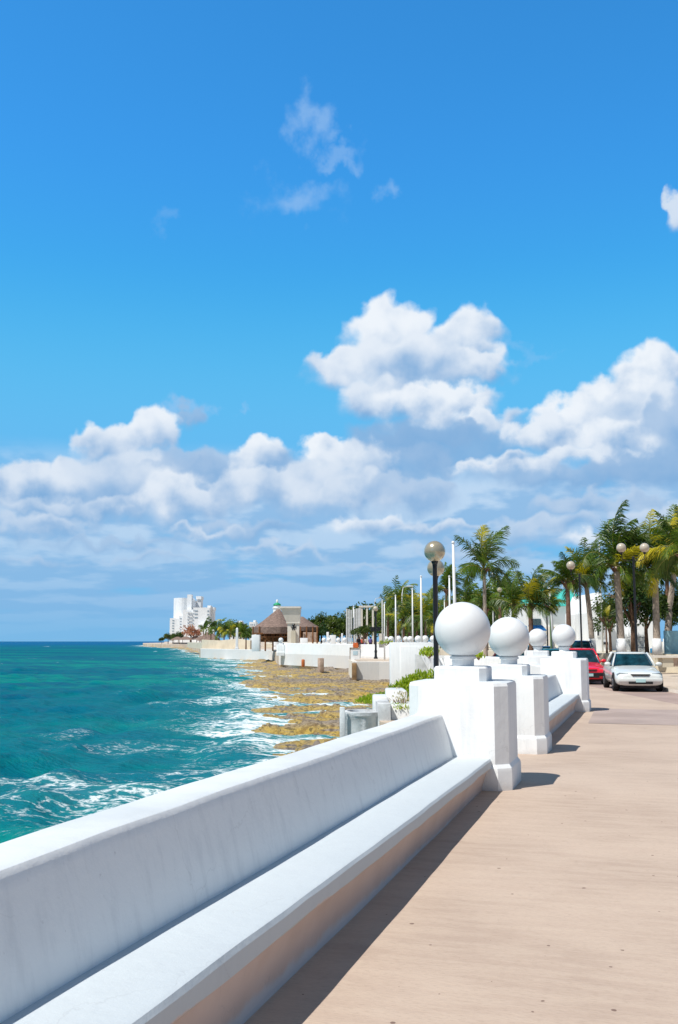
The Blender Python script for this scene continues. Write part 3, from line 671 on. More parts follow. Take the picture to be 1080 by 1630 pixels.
shrub('flowering_twigs', 'thin twigs with small pinkish leaves in the white planter below the shrub', P(640, 24.3, .08), (.34, .3, .46), 330, 8, .07, M_twig, cat='plant')
shrub('planter_herb', 'tiny yellow-green herb at the rim of the white planter', P(634, 24.0, .1), (.36, .2, .12), 420, 9, .07, M_lime, cat='plant')
shrub('wall_plant', 'small green plant on top of the tall white block near the lamp post', P(683, 34.2, 1.18), (.36, .3, .30), 420, 10, .13, M_lime, cat='plant')
shrub('wall_plant', 'tiny green plant on the wall between the two big balls', P(762, 33.0, 1.15), (.22, .2, .18), 260, 11, .10, M_lime, cat='plant')
shrub('wall_plant', 'tiny green tuft at the left end of the white wall by the flagpoles', P(615, 60, 1.50), (.5, .3, .28), 240, 12, .12, M_lime, cat='plant')
# ------------------------------------------------------------------ walls of the far promenade
wa = [P(447, 135), P(500, 126), P(560, 114), P(622, 103), P(680, 92)]
wall_line('promenade_wall', wa, .5, [1.5, 1.42, 1.38, 1.36, 1.3], -1.4, M_wall, 'long bright white sea wall crossing behind the rocks, from the small ball pillar to the tall block')
wall_line('landing_wall', [P(566, 84), P(604, 84), P(640, 83.6)], .4, .02, -1.8, M_wall, 'low white quay wall at the back of the rocks, in front of the black lamp post')
wall_line('landing_wall', [P(558.5, 97), P(563, 90), P(566.5, 84.3)], .4, 0, -1.6, M_cream, 'short return of the quay wall at its left end')
wall_line('low_sea_wall', [P(446, 185), P(400, 196), P(360, 206), P(322, 222)], .6, .12, -1.9, M_wall, 'low white sea wall under the thatched restaurant')
wall_line('garden_wall', [P(400, 232), P(378, 236), P(350, 242), P(323, 250)], .5, [1.9, 2.3, 1.9, 2.1], -.2, M_beige, 'beige garden wall with an uneven top between the white obelisk and the hotel')
wall_line('garden_wall', [P(323, 255), P(300, 330)], .5, 1.4, -.2, M_beige, 'short beige wall end nearest the hotel')
tgt = [(447.5, 133.5, .95), (516, 150, 1), (524, 148, 1), (539, 147, 1), (549, 146, 1), (615, 112, 1), (623, 107, 1), (634.5, 100, 1), (646.5, 112, 1), (653.5, 106, 1), (666, 96, 1), (677, 94, 1), (690, 96, 1)]
names = ['far ball pillar standing alone at the left end of the long white wall', 'far ball pillar just right of the thatched restaurant', 'far ball pillar, second to the right of the thatched restaurant', 'far ball pillar left of the row of white columns', 'far ball pillar at the foot of the white columns',
         'small ball pillar just right of the black lamp post', 'small ball pillar, second right of the black lamp post', 'small ball pillar left of the slim flagpole over the tall block', 'small ball pillar, left one of the close pair above the tall block', 'small ball pillar, right one of the close pair above the tall block', 'small ball pillar left of the tallest thin flagpole above the block', 'small ball pillar right of the tallest thin flagpole above the block', 'small ball pillar half hidden by the largest ball']
for (u, d, sc), nm in zip(tgt, names):
    o = dup(p1, P(u, d, .18), R(20), nm, scale=1.0)
    if u < 448: o.location.z = .12
# rusty support and loose blocks on the rocks
at_box('rusty_pier', 560.5, 568, 83.4, 1055.5, -1.9, .5, M_rust, 'rust-stained square pier at the left corner of the quay wall', 'pier', .04)
at_box('stone_block', 509.5, 516.5, 108, 1047.5, -1.6, .9, M_stone, 'reddish brown stone block standing on the rocks before the long white wall', 'stone block', .05, .3)
at_box('rock_lump', 481.5, 486.5, 121, 1049.5, -1.35, .4, mat('orange_plastic', (.55, .16, .05), .6), 'small orange-stained lump at the foot of the long white wall', 'lump', .12, .4)
t = empty('kiosk', P(566, 94), 'small white kiosk with a dark left side on the landing beside the wall', 'kiosk', YAW)
b = MB(); b.box(-.47, .42, -.4, .5, 0, 1.05, .02); b.build('body', M_plain, t)
b = MB(); b.box(-.53, -.475, -.4, .5, 0, 1.12); b.box(-.53, .5, -.46, .56, 1.055, 1.12); b.build('frame', M_rust, t)  # brown sheet along the left side and over the top
b = MB(); b.box(-.22, .22, -.425, -.403, .45, .8); b.build('notice_panel', mat('pale_blue_panel', (.45, .6, .68), .6), t)
# ------------------------------------------------------------------ people sitting and standing by the wall
M_skin = mat('skin', (.28, .15, .09), .6, .3, var=.05); M_hair = mat('black_hair', (.01, .01, .01), .5, var=0)
def person(loc, rz, label, top, bottom, sit=False, group=None):
    t = empty('person', loc, label, 'person', rz, group)
    me = bpy.data.meshes.new('body')
    if sit: J = {'pel': (0, 0, .12), 'ch': (0, -.02, .45), 'nk': (0, -.03, .60), 'hd': (0, -.03, .72), 'ht': (0, -.03, .80)}
    else: J = {'pel': (0, 0, .92), 'ch': (0, 0, 1.28), 'nk': (0, 0, 1.45), 'hd': (0, -.02, 1.58), 'ht': (0, -.01, 1.68)}
    vs = [J['pel'], J['ch'], J['nk'], J['hd'], J['ht']]; rd = [.15, .155, .055, .095, .07]; E = [(0, 1), (1, 2), (2, 3), (3, 4)]
    for s in (-1, 1):
        k = len(vs); sh = J['ch'][2]+.12
        vs += [(s*.18, J['ch'][1], sh), (s*.24, .02, sh-.27), (s*.20, -.14, sh-.46), (s*.18, -.22, sh-.50)]; rd += [.06, .045, .036, .035]
        E += [(1, k), (k, k+1), (k+1, k+2), (k+2, k+3)]
        k = len(vs)
        if sit: vs += [(s*.10, -.02, .08), (s*.12, -.42, .09), (s*.12, -.46, -.32), (s*.12, -.56, -.36)]
        else: vs += [(s*.10, 0, .84), (s*.11, -.02, .47), (s*.11, .02, .06), (s*.12, -.13, .03)]
        rd += [.095, .07, .05, .04]; E += [(0, k), (k, k+1), (k+1, k+2), (k+2, k+3)]
    me.from_pydata(vs, E, []); o = bpy.data.objects.new('body', me); COL.objects.link(o); o.parent = t
    md = o.modifiers.new('skin', 'SKIN'); me.skin_vertices[0].data[0].use_root = True
    for i, q in enumerate(rd): me.skin_vertices[0].data[i].radius = (q, q*.85)
    o.modifiers.new('sub', 'SUBSURF').levels = 1; me.materials.append(M_skin)
    pz, cz = J['pel'][2], J['ch'][2]
    b = MB(); b.rings([[(q*math.cos(a), q*.8*math.sin(a)+J['ch'][1]*f, z) for a in [2*math.pi*i/14 for i in range(14)]] for q, z, f in [(.185, pz+.02, 0), (.19, pz+.15, .5), (.205, cz, 1), (.20, cz+.10, 1), (.09, cz+.17, 1)]]); b.build('shirt', top, t, smooth=True)
    b = MB()
    for s in (-1, 1):
        if sit: b.tube([(s*.08, .02, .10), (s*.11, -.40, .10), (s*.12, -.47, .02), (s*.12, -.47, -.26)], [.125, .095, .085, .07], 10)
        else: b.tube([(s*.08, 0, .95), (s*.10, -.01, .5), (s*.11, .02, .12)], [.125, .09, .07], 10)
    b.build('trousers', bottom, t, smooth=True)
    b = MB(); hz_ = J['hd'][2]; b.rings([[(q*math.cos(a), q*math.sin(a)+J['hd'][1]+.015, z) for a in [2*math.pi*i/12 for i in range(12)]] for q, z in [(.098, hz_-.03), (.108, hz_+.04), (.095, hz_+.1), (.05, hz_+.14)]]); b.build('hair', M_hair, t, smooth=True)
    return t
M_shk = mat('black_cloth', (.012, .012, .02), .8, var=0); M_shp = mat('violet_cloth', (.12, .10, .33), .8, var=0); M_shw = mat('white_cloth', (.7, .7, .7), .8, var=0); M_shr = mat('red_cloth', (.5, .08, .05), .8, var=0)
person(P(571, 111.0, 1.42), YAW+.25, 'person in black sitting on the long white wall above the white kiosk', M_shk, M_shk, sit=True)
t = empty('orange_bag', P(566.5, 110.3, 1.0), 'orange bag hanging on the wall below the person in black', 'bag', YAW)
b = MB(); b.rings([oring(.26, .12, .05, 0), oring(.32, .16, .06, .25), oring(.22, .1, .04, .55)]); b.build('body', mat('orange_cloth', (.62, .13, .03), .7), t, angle=40)
b = MB(); b.tube([(-.12, 0, .53), (-.08, 0, .7), (.08, 0, .7), (.12, 0, .53)], .02, 6); b.build('strap', M_shk, t)
person(P(590, 118, .55), .4, 'person in a violet top standing behind the wall just left of the black lamp post', M_shp, M_shk)
person(P(582, 121, .5), 1.4, 'person in a white shirt behind the wall, between the seated person and the lamp post', M_shw, M_shp)
person(P(576.5, 124, .5), 2.4, 'person in a red shirt behind the wall right of the seated person', M_shr, M_shk)
# ------------------------------------------------------------------ lamp posts
def globe_lamp(label, u, d, vb, rball, zb, sides=(0,), rp=.052, m=M_gold, base=True, arm=.58, rz=0, group='black lamp posts with round globes'):
    t = empty('street_lamp', P(u, d, zb), label, 'street lamp', YAW+rz, group); top = zv(vb, d)-zb
    b = MB(); pt = top-rball-.06 if sides == (0,) else top-rball-.25
    prof = [(.20, 0), (.20, .10), (.13, .22), (.115, .55), (rp*1.5, .75), (rp, .9), (rp, pt-.05), (rp*1.1, pt-.02), (rp*1.15, pt+.03), (rp*.9, pt+.06)]
    b.lathe(prof if base else prof[4:], n=14); b.build('post', M_black, t, smooth=True, angle=40)
    for s in sides:
        if s:
            b = MB(); b.tube([(0, 0, pt-.1), (s*arm*.5, 0, pt-.16), (s*arm*.95, 0, pt-.05), (s*arm, 0, top-rball-.06)], rp*.42, 6); b.build('arm', M_black, t, smooth=True)
        b = MB(); b.lathe([(rp*.95, top-rball-.08), (rball*.32, top-rball-.01), (rball*.36, top-rball+.03), (rball*.2, top-rball+.03)], s*arm, 0, 16); b.build('globe_holder', M_black, t, smooth=True)
        b = MB(); b.ball((s*arm, 0, top), rball, 32, 20); b.build('globe', m, t, smooth=True)
    return t
globe_lamp('tall black lamp post with a pearly globe rising behind the largest ball', 694.0, 23, 877.5, .247, .02, group=None)
globe_lamp('black lamp post whose globe shows just below and behind the nearest globe', 695.5, 28.4, 904, .25, .02, group=None)
l = globe_lamp('far black lamp post with a flared foot on the landing before the long wall', 598.5, 100, 969, .26, -.02, rp=.10, m=M_globe)
b = MB(); b.box(-.62, .62, -.05, .05, 3.05, 3.14); b.box(-.5, -.1, -.08, .08, 2.7, 3.05); b.box(.12, .5, -.08, .08, 2.75, 3.05); b.build('banner_arm', M_black, l)
b = MB(); b.box(.35, .95, .6, .66, 1.1, 2.5); b.build('notice_board', M_cream, l)
globe_lamp('black lamp post with two pale globes among the tallest right-hand palms', 1013.5, 47, 872, .225, .02, (-1, 1), m=M_globe, arm=.55)
globe_lamp('slim black lamp post with a globe over the red car', 926, 48, 900, .21, 0, (-1,), m=M_globe, arm=.40, rp=.045, base=True)
globe_lamp('small globe lamp left of the leaning dark palm', 872, 72, 923, .22, 0, (-1, ), m=M_globe, arm=.22)
globe_lamp('twin-globe lamp in front of the dark bushes behind the second ball', 788, 80, 939, .2, 0, (-1, 1), m=M_globe, arm=.46)
globe_lamp('single small globe lamp among the bushes right of the largest ball', 756, 92, 946, .22, 0, (-1,), m=M_globe, arm=.14)
# flagpoles
def flagpole(u, vt, d, zb=0.0, rp=.07, lean=0.0, label='', ball=True):
    t = empty('flagpole', P(u, d, zb), label, 'flagpole', YAW, 'bare white flagpoles along the promenade'); h = zv(vt, d)-zb
    b = MB(); b.tube([(0, 0, -.1), (lean*h*.5, 0, h*.5), (lean*h, 0, h)], [rp*1.15, rp, rp*.72], 8); b.build('pole', M_pole, t, smooth=True)
    if ball:
        b = MB(); b.ball((lean*h, 0, h+rp*.8), rp*1.05, 10, 6); b.build('finial', M_pole, t, smooth=True)
    return t
for u, vt, d, rp, lean, lb in [
    (726.5, 866, 44, .075, -.012, 'tallest white flagpole, between the lamp globes and the free-standing palm'),
    (717, 919, 62, .065, 0, 'white flagpole just left of the tallest one'),
    (671.5, 919, 66, .07, 0, 'tall thin white flagpole left of the near lamp post'),
    (657.5, 938, 88, .07, 0, 'white flagpole whose foot is lost in the palms, left of the thin one'),
    (691.5, 950, 84, .06, 0, 'white flagpole peeking out left of the near lamp post'),
    (630.5, 949, 92, .075, 0, 'white flagpole rising from the row of small balls'),
    (612.5, 961, 100, .07, 0, 'white flagpole just right of the far black lamp post'),
    (609, 955, 120, .06, 0, 'thin far flagpole in front of the clump of palms'),
    (708.5, 957, 96, .05, 0, 'short white pole behind the tallest flagpole'),
    (882, 930, 62, .085, -.05, 'leaning white flagpole in front of the teal roof'),
    (917, 940, 80, .05, 0, 'thin white pole before the teal roof'),
    (786, 903, 88, .05, 0, 'thin white pole right of the free-standing palm'),
    (959.5, 864, 64, .05, 0, 'thin pole tip above the right-hand palms'),
    (563, 966, 150, .10, 0, 'white pole at the left end of the row of columns')]:
    flagpole(u, vt, d, PZ if u > 740 else .0, rp, lean, lb)
M_col = mat('pale_concrete_column', (.60, .61, .62), .8, .2, var=.1)
for k, (u, vt, d) in enumerate([(552.5, 969, 150), (556, 970, 149), (559.5, 971, 148), (564.8, 970, 146), (568, 969, 144), (571, 968.5, 142), (573.5, 968, 140)]):
    x = P(u, d); h = zv(vt, d); t = empty('memorial_column', x, ['leftmost', 'second', 'third', 'middle', 'fifth', 'sixth', 'rightmost'][k]+' of the seven tall pale columns standing in a row before the trees', 'column', YAW, 'tall pale columns in a row')
    b = MB(); b.box(-.11, .11, -.5, .5, 0, h, .02); b.build('shaft', M_col, t)
    b = MB(); b.box(-.2, .2, -.6, .6, 0, .4, .02); b.build('footing', M_col, t)
t = empty('pergola', P(587, 136), 'pale open pergola frame right of the row of columns', 'pergola', YAW, None)
zt = zv(967, 136)
for x in (-.9, -.2, .6):
    b = MB(); b.box(x-.12, x+.12, -.12, .12, 0, zt); b.build('post', M_cream, t)
b = MB(); b.box(-1.3, .9, -.2, .2, zt+.003, zt+.25); b.build('beam', M_cream, t)
# modern street lights with gull-wing arms
for u, vt, d, lb in [(641, 935, 120, 'modern street light with a curved arm, highest above the clump of palms'), (616, 946, 140, 'modern street light above the left palms of the clump'), (597, 953, 165, 'far modern street light over the pergola'), (551, 974, 210, 'farthest modern street light left of the columns')]:
    t = empty('street_light', P(u, d), lb, 'street light', YAW, 'modern street lights with curved arms'); h = zv(vt, d)
    b = MB(); b.tube([(0, 0, 0), (0, 0, h*.9), (.15, 0, h), (.7, 0, h+.12)], [.08, .06, .05, .04], 6); b.build('pole', M_pole, t, smooth=True)
    b = MB(); b.box(.6, 1.35, -.16, .16, h+.06, h+.2, .05); b.build('lamp_head', M_pole, t)
# ------------------------------------------------------------------ palms
def zc(v, d): return zv(v, d)
pg = 'palms along the right-hand plaza'
make_palm('free-standing palm with a ragged star-shaped crown left of the second lamp cluster', P(773, 70, 0), zc(906, 70), 3.4, 11, n=17, tr=.15, white=False, up=.6, yel=.3, wind=(.1, .0), group=pg)
make_palm('palm behind the black lamp post and the flagpoles, left of the free-standing palm', P(712, 88, 0), zc(938, 88), 2.9, 12, n=20, tr=.14, white=False, bark=M_trunkd, up=.6, wind=(.2, 0), yel=.1, group=pg)
make_palm('short bushy palm between the second ball and the teal roof', P(846, 56, 0), zc(962, 56), 2.25, 13, n=22, tr=.15, white=False, bark=M_trunkd, up=.75, yel=.2, wind=(.3, .1), group=pg)
make_palm('dark palm with a brown trunk leaning before the teal roof', P(906.5, 54, PZ), zc(926, 54)-PZ, 1.9, 14, n=20, tr=.14, bark=M_trunkd, white=False, up=.6, yel=.12, wind=(-.3, -.1), group=pg)
make_palm('ringed palm just right of the slim lamp post over the red car', P(943, 57, PZ), zc(925, 57)-PZ, 2.4, 15, n=26, tr=.16, bark=M_trunkl, lean=(-.25, 0), up=.7, yel=.2, wind=(-.1, 0), group=pg)
make_palm('tallest palm with a smooth pale trunk behind the white car', P(989, 55, PZ), zc(902, 55)-PZ, 3.3, 21, n=28, tr=.21, bark=M_trunkl, lean=(-.12, 0), up=.8, yel=.2, wind=(.28, .1), group=pg)
make_palm('thick leafy palm with a ringed pinkish trunk right of the twin-globe lamp', P(1046, 55, PZ), zc(905, 55)-PZ, 3.0, 17, n=30, tr=.20, bark=M_trunkl, lean=(.05, 0), up=.7, yel=.18, wind=(.15, .1), group=pg)
make_palm('palm at the right edge of the view with a yellow frond on top', P(1062, 60, PZ), zc(885, 60)-PZ, 3.0, 18, n=26, tr=.20, bark=M_trunkl, lean=(.8, 0), up=.8, yel=.3, wind=(-.05, .1), group=pg)
make_palm('palm half cut off by the right edge of the view', P(1092, 52, PZ), zc(880, 52)-PZ, 2.9, 31, n=24, tr=.20, bark=M_trunkl, lean=(0, 0), up=.8, yel=.3, wind=(-.1, .1), group=pg)
make_palm('small yellow-green palm on a thin green stem before the white hall', P(877.5, 62, 0), zc(962, 62), 1.25, 19, n=18, tr=.06, white=False, bark=mat('green_stem', (.12, .2, .1), .7), up=.3, yel=.6, group=pg)
make_palm('thin young palm in front of the church windows', P(966, 60, PZ), zc(985, 60)-PZ, 1.0, 20, n=12, tr=.055, white=False, bark=M_trunkd, up=.3, yel=.3, group=pg)
pf = 'palms in the clump behind the small balls'
for i, (u, v, d, L, y) in enumerate([(618, 975, 130, 3.3, .2), (634, 962, 126, 3.8, .25), (643, 985, 118, 3.2, .35), (652, 972, 128, 3.2, .15), (664, 990, 110, 3.0, .6), (678, 985, 108, 3.2, .35), (688, 975, 112, 3.0, .2), (700, 992, 100, 2.8, .3)]):
    lb = ['leftmost palm of the clump, right of the black lamp post', 'tall spiky palm at the top of the clump', 'yellowish low palm under the tall spiky one', 'dark palm right of the tall spiky one', 'orange-brown drooping palm by the thin flagpole', 'palm between the thin flagpole and the near lamp post', 'dark palm close left of the near lamp post', 'low palm showing just right of the near lamp post'][i]
    make_palm(lb, P(u, d), zc(v, d), L, 40+i, n=24, tr=.16, white=False, bark=M_trunkd, up=.7, yel=y, wind=(.2, 0), group=pf, nl=20, lw=.08)
pb = 'palms in the dark planting behind the big balls'
for i, (u, v, d, L, y) in enumerate([(745, 965, 84, 2.6, .1), (797, 952, 84, 2.8, .1), (818, 962, 74, 2.7, .12), (775, 968, 78, 2.4, .15), (1066, 915, 62, 2.6, .25)]):
    lb = ['low dark palm right of the near lamp post', 'dark palm under the thin white pole', 'dark palm left of the short bushy palm', 'low palm under the free-standing palm', 'low palm crown filling the right edge'][i]
    make_palm(lb, P(u, d, 0), zc(v, d), L, 60+i, n=26, tr=.15, white=False, bark=M_trunkd, up=.75, yel=y, group=pb, nl=20, lw=.075)
for i, (u, v, d, L) in enumerate([(336, 1001, 300, 4.2), (349, 1005, 290, 4.6), (357, 1003, 280, 4.0), (366, 1007, 275, 3.6), (384, 1008, 270, 3.8), (324, 1000, 330, 3.4)]):
    lb = ['far palm right of the hotel terrace', 'far bushy palm above the beige wall', 'far palm in the middle of the group by the beige wall', 'far low palm left of the white obelisk', 'far palm right of the white obelisk', 'far palm nearest the hotel'][i]
    make_palm(lb, P(u, d), zc(v, d), L, 80+i, n=16, tr=.2, white=False, bark=M_trunkd, up=.6, yel=.25, group='far palms between the hotel and the restaurant', nl=12, lw=.16)
# broadleaf trees
bt = make_tree('round dense green tree, leftmost of the wood right of the restaurant', P(512, 190), 6.6, (4.2, 3.4, 3.3), 5, n=3400, size=.42, group='trees behind the far promenade', tr=.2)
for u, vt, d, sc, rz, lb in [(527, 985, 185, 1.0, 1.2, 'green tree right of the leftmost tree of the wood'), (541, 980, 182, 1.12, 2.2, 'highest tree of the wood left of the columns'), (553, 984, 186, 1.0, 3.3, 'dark tree behind the left end of the columns'), (580, 965, 175, 1.3, 4.0, 'tree seen between the columns and the pergola'), (597, 966, 165, 1.2, 5.0, 'tree behind the black lamp post'),
                         (630, 985, 150, 1.0, 1.9, 'dense tree under the spiky palms'), (655, 990, 145, .95, 2.9, 'dense tree right of the rising flagpole'), (680, 988, 140, .95, .9, 'dense tree behind the near lamp post'), (612, 985, 155, 1.0, 2.4, 'dense tree just right of the far lamp post'), (372, 990, 330, 1.35, 1.1, 'dark tree behind the white obelisk'), (388, 998, 320, 1.2, 2.1, 'dark tree left of the restaurant roof'), (730, 965, 120, .9, .6, 'dark tree behind the second palm'), (760, 945, 110, .9, 3.9, 'dark tree behind the free-standing palm'), (800, 962, 105, .9, 5.1, 'dark tree behind the twin-globe lamp'), (826, 968, 100, .9, 4.4, 'dark tree behind the short bushy palm')]:
    o = dup(bt, P(u, d), rz, lb, scale=max(.5, zv(vt, d)/6.6))
b2 = make_tree('leafy tree behind the white car, right of the tall pale palm trunk', P(1008, 61, PZ), 4.4, (2.2, 1.6, 1.9), 9, n=3600, size=.2, group='leafy trees in front of the church', tr=.13)
for u, vt, d, rz, lb in [(972, 965, 66, 2.0, 'leafy tree left of the tall pale palm trunk'), (1030, 945, 63, 3.1, 'leafy tree left of the ringed palm trunk'), (1068, 950, 62, 5.2, 'leafy tree right of the ringed palm trunk')]:
    dup(b2, P(u, d, PZ), rz, lb, scale=(zv(vt, d)-PZ)/4.4)
for i, (u, d, r_) in enumerate([(572, 130, 1.1), (583, 128, 1.0)]):
    make_tree(['small clipped tree left above the seated person', 'small clipped tree right above the seated person'][i], P(u, d, 0), zv(997, d), (r_*1.1, r_, .95), 15+i, n=700, size=.22, tr=.07)
make_tree('coral-red flowering tree at the foot of the hotel', P(304, 560), 9.5, (7, 5, 4.5), 25, n=900, size=.9, m=M_coral, name='flowering_tree', tr=.3)
for u, d, h, lb in [(268, 700, 7, 'dark low tree at the left foot of the hotel'), (284, 690, 8, 'dark round tree below the hotel tower'), (277, 720, 6, 'small dark tree between the two at the hotel foot'), (258, 720, 4.5, 'low bush at the tip of the headland')]:
    dup(bt, P(u, d), u, lb, scale=h/6.6)
# ------------------------------------------------------------------ far buildings
def site(name, u, d, z, label, cat, rz=0): return empty(name, P(u, d, z), label, cat, YAW+rz)
class Loc:
    """local frame of a thing standing at (u, d): x to the right, y away, z up"""
    def __init__(s, u, d, z): s.x0 = ux(u, d); s.d = d; s.z = z
    def x(s, u): return ux(u, s.d)-s.x0
    def h(s, v): return zv(v, s.d)-s.z
    def box(s, b, u0, u1, vt, vb, y0, y1): b.box(s.x(u0), s.x(u1), y0, y1, s.h(vb), s.h(vt)); return b
L = Loc(305, 900, 0); t = site('hotel_tower', 305, 900, 0, 'tall white hotel towers on the headland at the left', 'hotel')
def vb0(l): return 1023
# tall rear slab: gently curved front
b = MB(); n = 8
pts = [(L.x(271.5+ (301-271.5)*k/n), 14-7*math.sin(math.pi*k/n)) for k in range(n+1)]
b.prism(pts+[(L.x(301), 32), (L.x(271.5), 32)], -2, L.h(951)); b.build('rear_tower', M_plain, t)
b = MB(); L.box(b, 296, 303, 946, 1023, 4, 12); b.build('lift_shaft', M_plain, t)
b = MB(); L.box(b, 303.2, 307, 955, 1023, 8, 30); b.build('shaded_wing', M_plain, t)
b = MB(); L.box(b, 307.2, 314, 952.5, 1023, 20, 34); L.box(b, 306.4, 314.8, 947.5, 952.4, 19, 35); b.build('stair_tower', M_plain, t)
b = MB(); L.box(b, 270, 284, 984, 1023, 0, 12); b.build('front_block', M_plain, t)
b = MB(); L.box(b, 284.1, 292, 980, 1023, -1, 10); b.build('front_block', M_plain, t)
b = MB(); L.box(b, 292.1, 309, 970.5, 1023, -6, 3.9); b.build('middle_block', M_plain, t)
b = MB(); L.box(b, 309.1, 335, 967.5, 1023, -8, 8); b.build('right_block', M_plain, t)
b = MB(); L.box(b, 330.5, 336, 964, 967.4, -4, 8); L.box(b, 335.2, 339.4, 972, 1023, 4, 14); L.box(b, 334.8, 340, 966.5, 971.9, 3, 15); b.build('stair_tower', M_plain, t)
b = MB(); L.box(b, 318, 344, 994, 1023, -14, -8.2); b.build('terrace_wing', M_plain, t)
def win(u0, u1, v0, v1, y, bal=False):
    b = MB(); x0, x1, z0, z1 = L.x(u0), L.x(u1), L.h(v1), L.h(v0); b.box(x0, x1, y-.15, y+.05, z0, z1)
    o = b.build('window', M_wglass, t)
    if bal:
        b = MB(); b.box(x0-.4, x1+.4, y-1.5, y-.2, z0-.3, z0+.7); b.build('balcony', M_plain, o)
for k in range(9): win(309.4, 310.5, 971+k*5.2, 972.9+k*5.2, -8.1)
for v in (972, 977, 982.5): win(311.5, 316.5, v, v+1.8, -8.1)
for v in (972, 977.5, 983, 988.5): win(331.5, 334, v, v+2.2, -8.1)
for k in range(8): win(286.5, 289, 984+k*4.4, 985.4+k*4.4, -1.1)
for k in range(5): win(303.5+0*k, 306.5, 974+k*6, 975.6+k*6, -6.1, True)
for k in range(8): win(274, 277.2, 987+k*4.2, 988.3+k*4.2, -.1)
for k in range(5): win(299.5, 302, 973.5+k*5, 975+k*5, -6.1, True)
for k in range(7): win(289.5, 291.5, 958+k*3.2, 959.3+k*3.2, 10.0 if k else 10.0)
for k in range(4): win(322+k*3.1, 324+k*3.1, 996.5, 999, -14.1)
# low huts and parasols on the headland
for i, (u, d, w) in enumerate([(296, 600, 9), (312, 560, 8), (322, 520, 7), (283, 640, 8)]):
    t = site('thatched_hut', u, d, 0, ['grey thatched hut on the headland below the flowering tree', 'grey thatched hut right of the flowering tree', 'grey thatched hut in front of the hotel terrace wing', 'grey thatched hut nearest the tip of the headland'][i], 'hut')
    b = MB(); b.rings([oring(w*.55, 4, 1, 2.6), oring(w*.1, .5, .1, 4.6)]); b.build('roof', M_thatch, t)
    for x in (-w*.4, w*.4):
        b = MB(); b.tube([(x, 0, 0), (x, 0, 2.6)], .15, 6); b.build('post', M_wood, t)
    b = MB(); b.box(-w*.35, w*.35, -1, 1, 0, 1.0); b.build('counter', M_cream, t)
t = site('beach_pavilion', 333, 320, 0, 'dark red-brown thatched pavilion between the hotel and the far palms', 'pavilion')
b = MB(); b.rings([oring(3.6, 3, .6, 1.9), oring(.9, .7, .2, 4.6)]); b.build('roof', M_thatch, t)
for x in (-2.6, 0, 2.6):
    b = MB(); b.tube([(x, -2, 0), (x, -2, 2.0)], .14, 6); b.build('post', M_wood, t)
for nm, u0, u1, vt, d, lb in [('villa', 366, 386, 991, 420, 'flat-roofed white villa behind the trees left of the restaurant'), ('villa', 397, 407, 990, 360, 'pale villa corner showing just left of the thatched roof')]:
    L = Loc((u0+u1)/2, d, 0); t = site(nm, (u0+u1)/2, d, 0, lb, 'villa'); b = MB(); L.box(b, u0, u1, vt, 1023, 0, 10); b.build('walls', M_plain, t)
    b = MB(); L.box(b, u0+(u1-u0)*.55, u1-1, vt-3, vt-.05, 2, 7); b.build('roof_room', M_plain, t)
    for k in range(3):
        b = MB(); u = u0+(u1-u0)*(.18+.28*k); L.box(b, u, u+1.3, vt+3, vt+6, -.08, .04); b.build('window', M_wglass, t)
# ------------------------------------------------------------------ thatched restaurant
L = Loc(452, 175, 0); t = site('thatched_restaurant', 452, 175, 0, 'open-sided restaurant with a big brown conical thatched roof at the bend of the shore', 'restaurant')
def cone_roof(uc, u0, u1, ve, va, yc, ry, top=.8):
    b = MB(); xc = L.x(uc); rx0 = xc-L.x(u0); rx1 = L.x(u1)-xc; n = 20; rings = []
    for f, dz in [(1.0, -.35), (1.0, 0), (.62, .34), (.32, .66), (.0, 1)]:
        rr = []
        for i in range(n):
            a = 2*math.pi*i/n; x = math.cos(a); q = f*(1-top*.06)+.055
            rr.append((xc+x*(rx1 if x > 0 else rx0)*q, yc+math.sin(a)*ry*q, L.h(ve)+(L.h(va)-L.h(ve))*dz))
        rings.append(rr)
    b.rings(rings); return b
cone_roof(440, 399, 470, 998, 968, 6, 6).build('main_roof', M_thatch, t, angle=50)
cone_roof(478, 452, 508, 997.5, 979.5, 9, 6).build('side_roof', M_thatch, t, angle=50)
for k, u in enumerate([402, 412, 422, 434, 446, 478, 488, 498, 505]):
    b = MB(); b.tube([(L.x(u), 1.2+.2*(k % 2), 0), (L.x(u), 1.2+.2*(k % 2), L.h(997))], .14, 8); b.build('post', M_wood, t)
b = MB(); L.box(b, 403, 458, 1007, 1009.5, .9, 1.1); L.box(b, 403, 458, 1013, 1014, .9, 1.1)
for k in range(14): L.box(b, 404+k*4, 404.6+k*4, 1007, 1014, .92, 1.08)
b.build('railing', M_wood, t)
b = MB(); L.box(b, 404, 507, 1000.5, 1022, 10, 10.3); b.build('back_wall', M_wood, t)
b = MB(); L.box(b, 402, 460, 1012, 1014.5, 1.3, 9.8); b.build('deck', M_wood, t)
b = MB(); L.box(b, 482, 504, 1006, 1022, 2.0, 2.4); b.build('brick_panel', M_stone, t)
b = MB()
for k in range(6): b.box(L.x(421)+k*.32, L.x(421)+k*.32+.34, -.6, .8, L.h(1014.2)-k*.3-.08, L.h(1014.2)-k*.3)
b.build('stairs', M_wood, t)
rr = random.Random(4)
for k in range(9):
    u = 407+k*5.5; b = MB(); L.box(b, u, u+2.6, 1004.5, 1012, 3+rr.random()*3, 3.6+rr.random()*3+3); b.build('furniture', [M_dark, M_wood, M_stone, M_cream][k % 4], t)
at_box('white_cabin', 401, 413.5, 172, 1010.5, 0, 2.5, M_plain, 'small white cabin in front of the left end of the restaurant', 'cabin', .04)
at_box('service_counter', 478, 490, 170, 1015.5, 0, 1.0, M_plain, 'low white counter right of the flared monument', 'counter', .04)
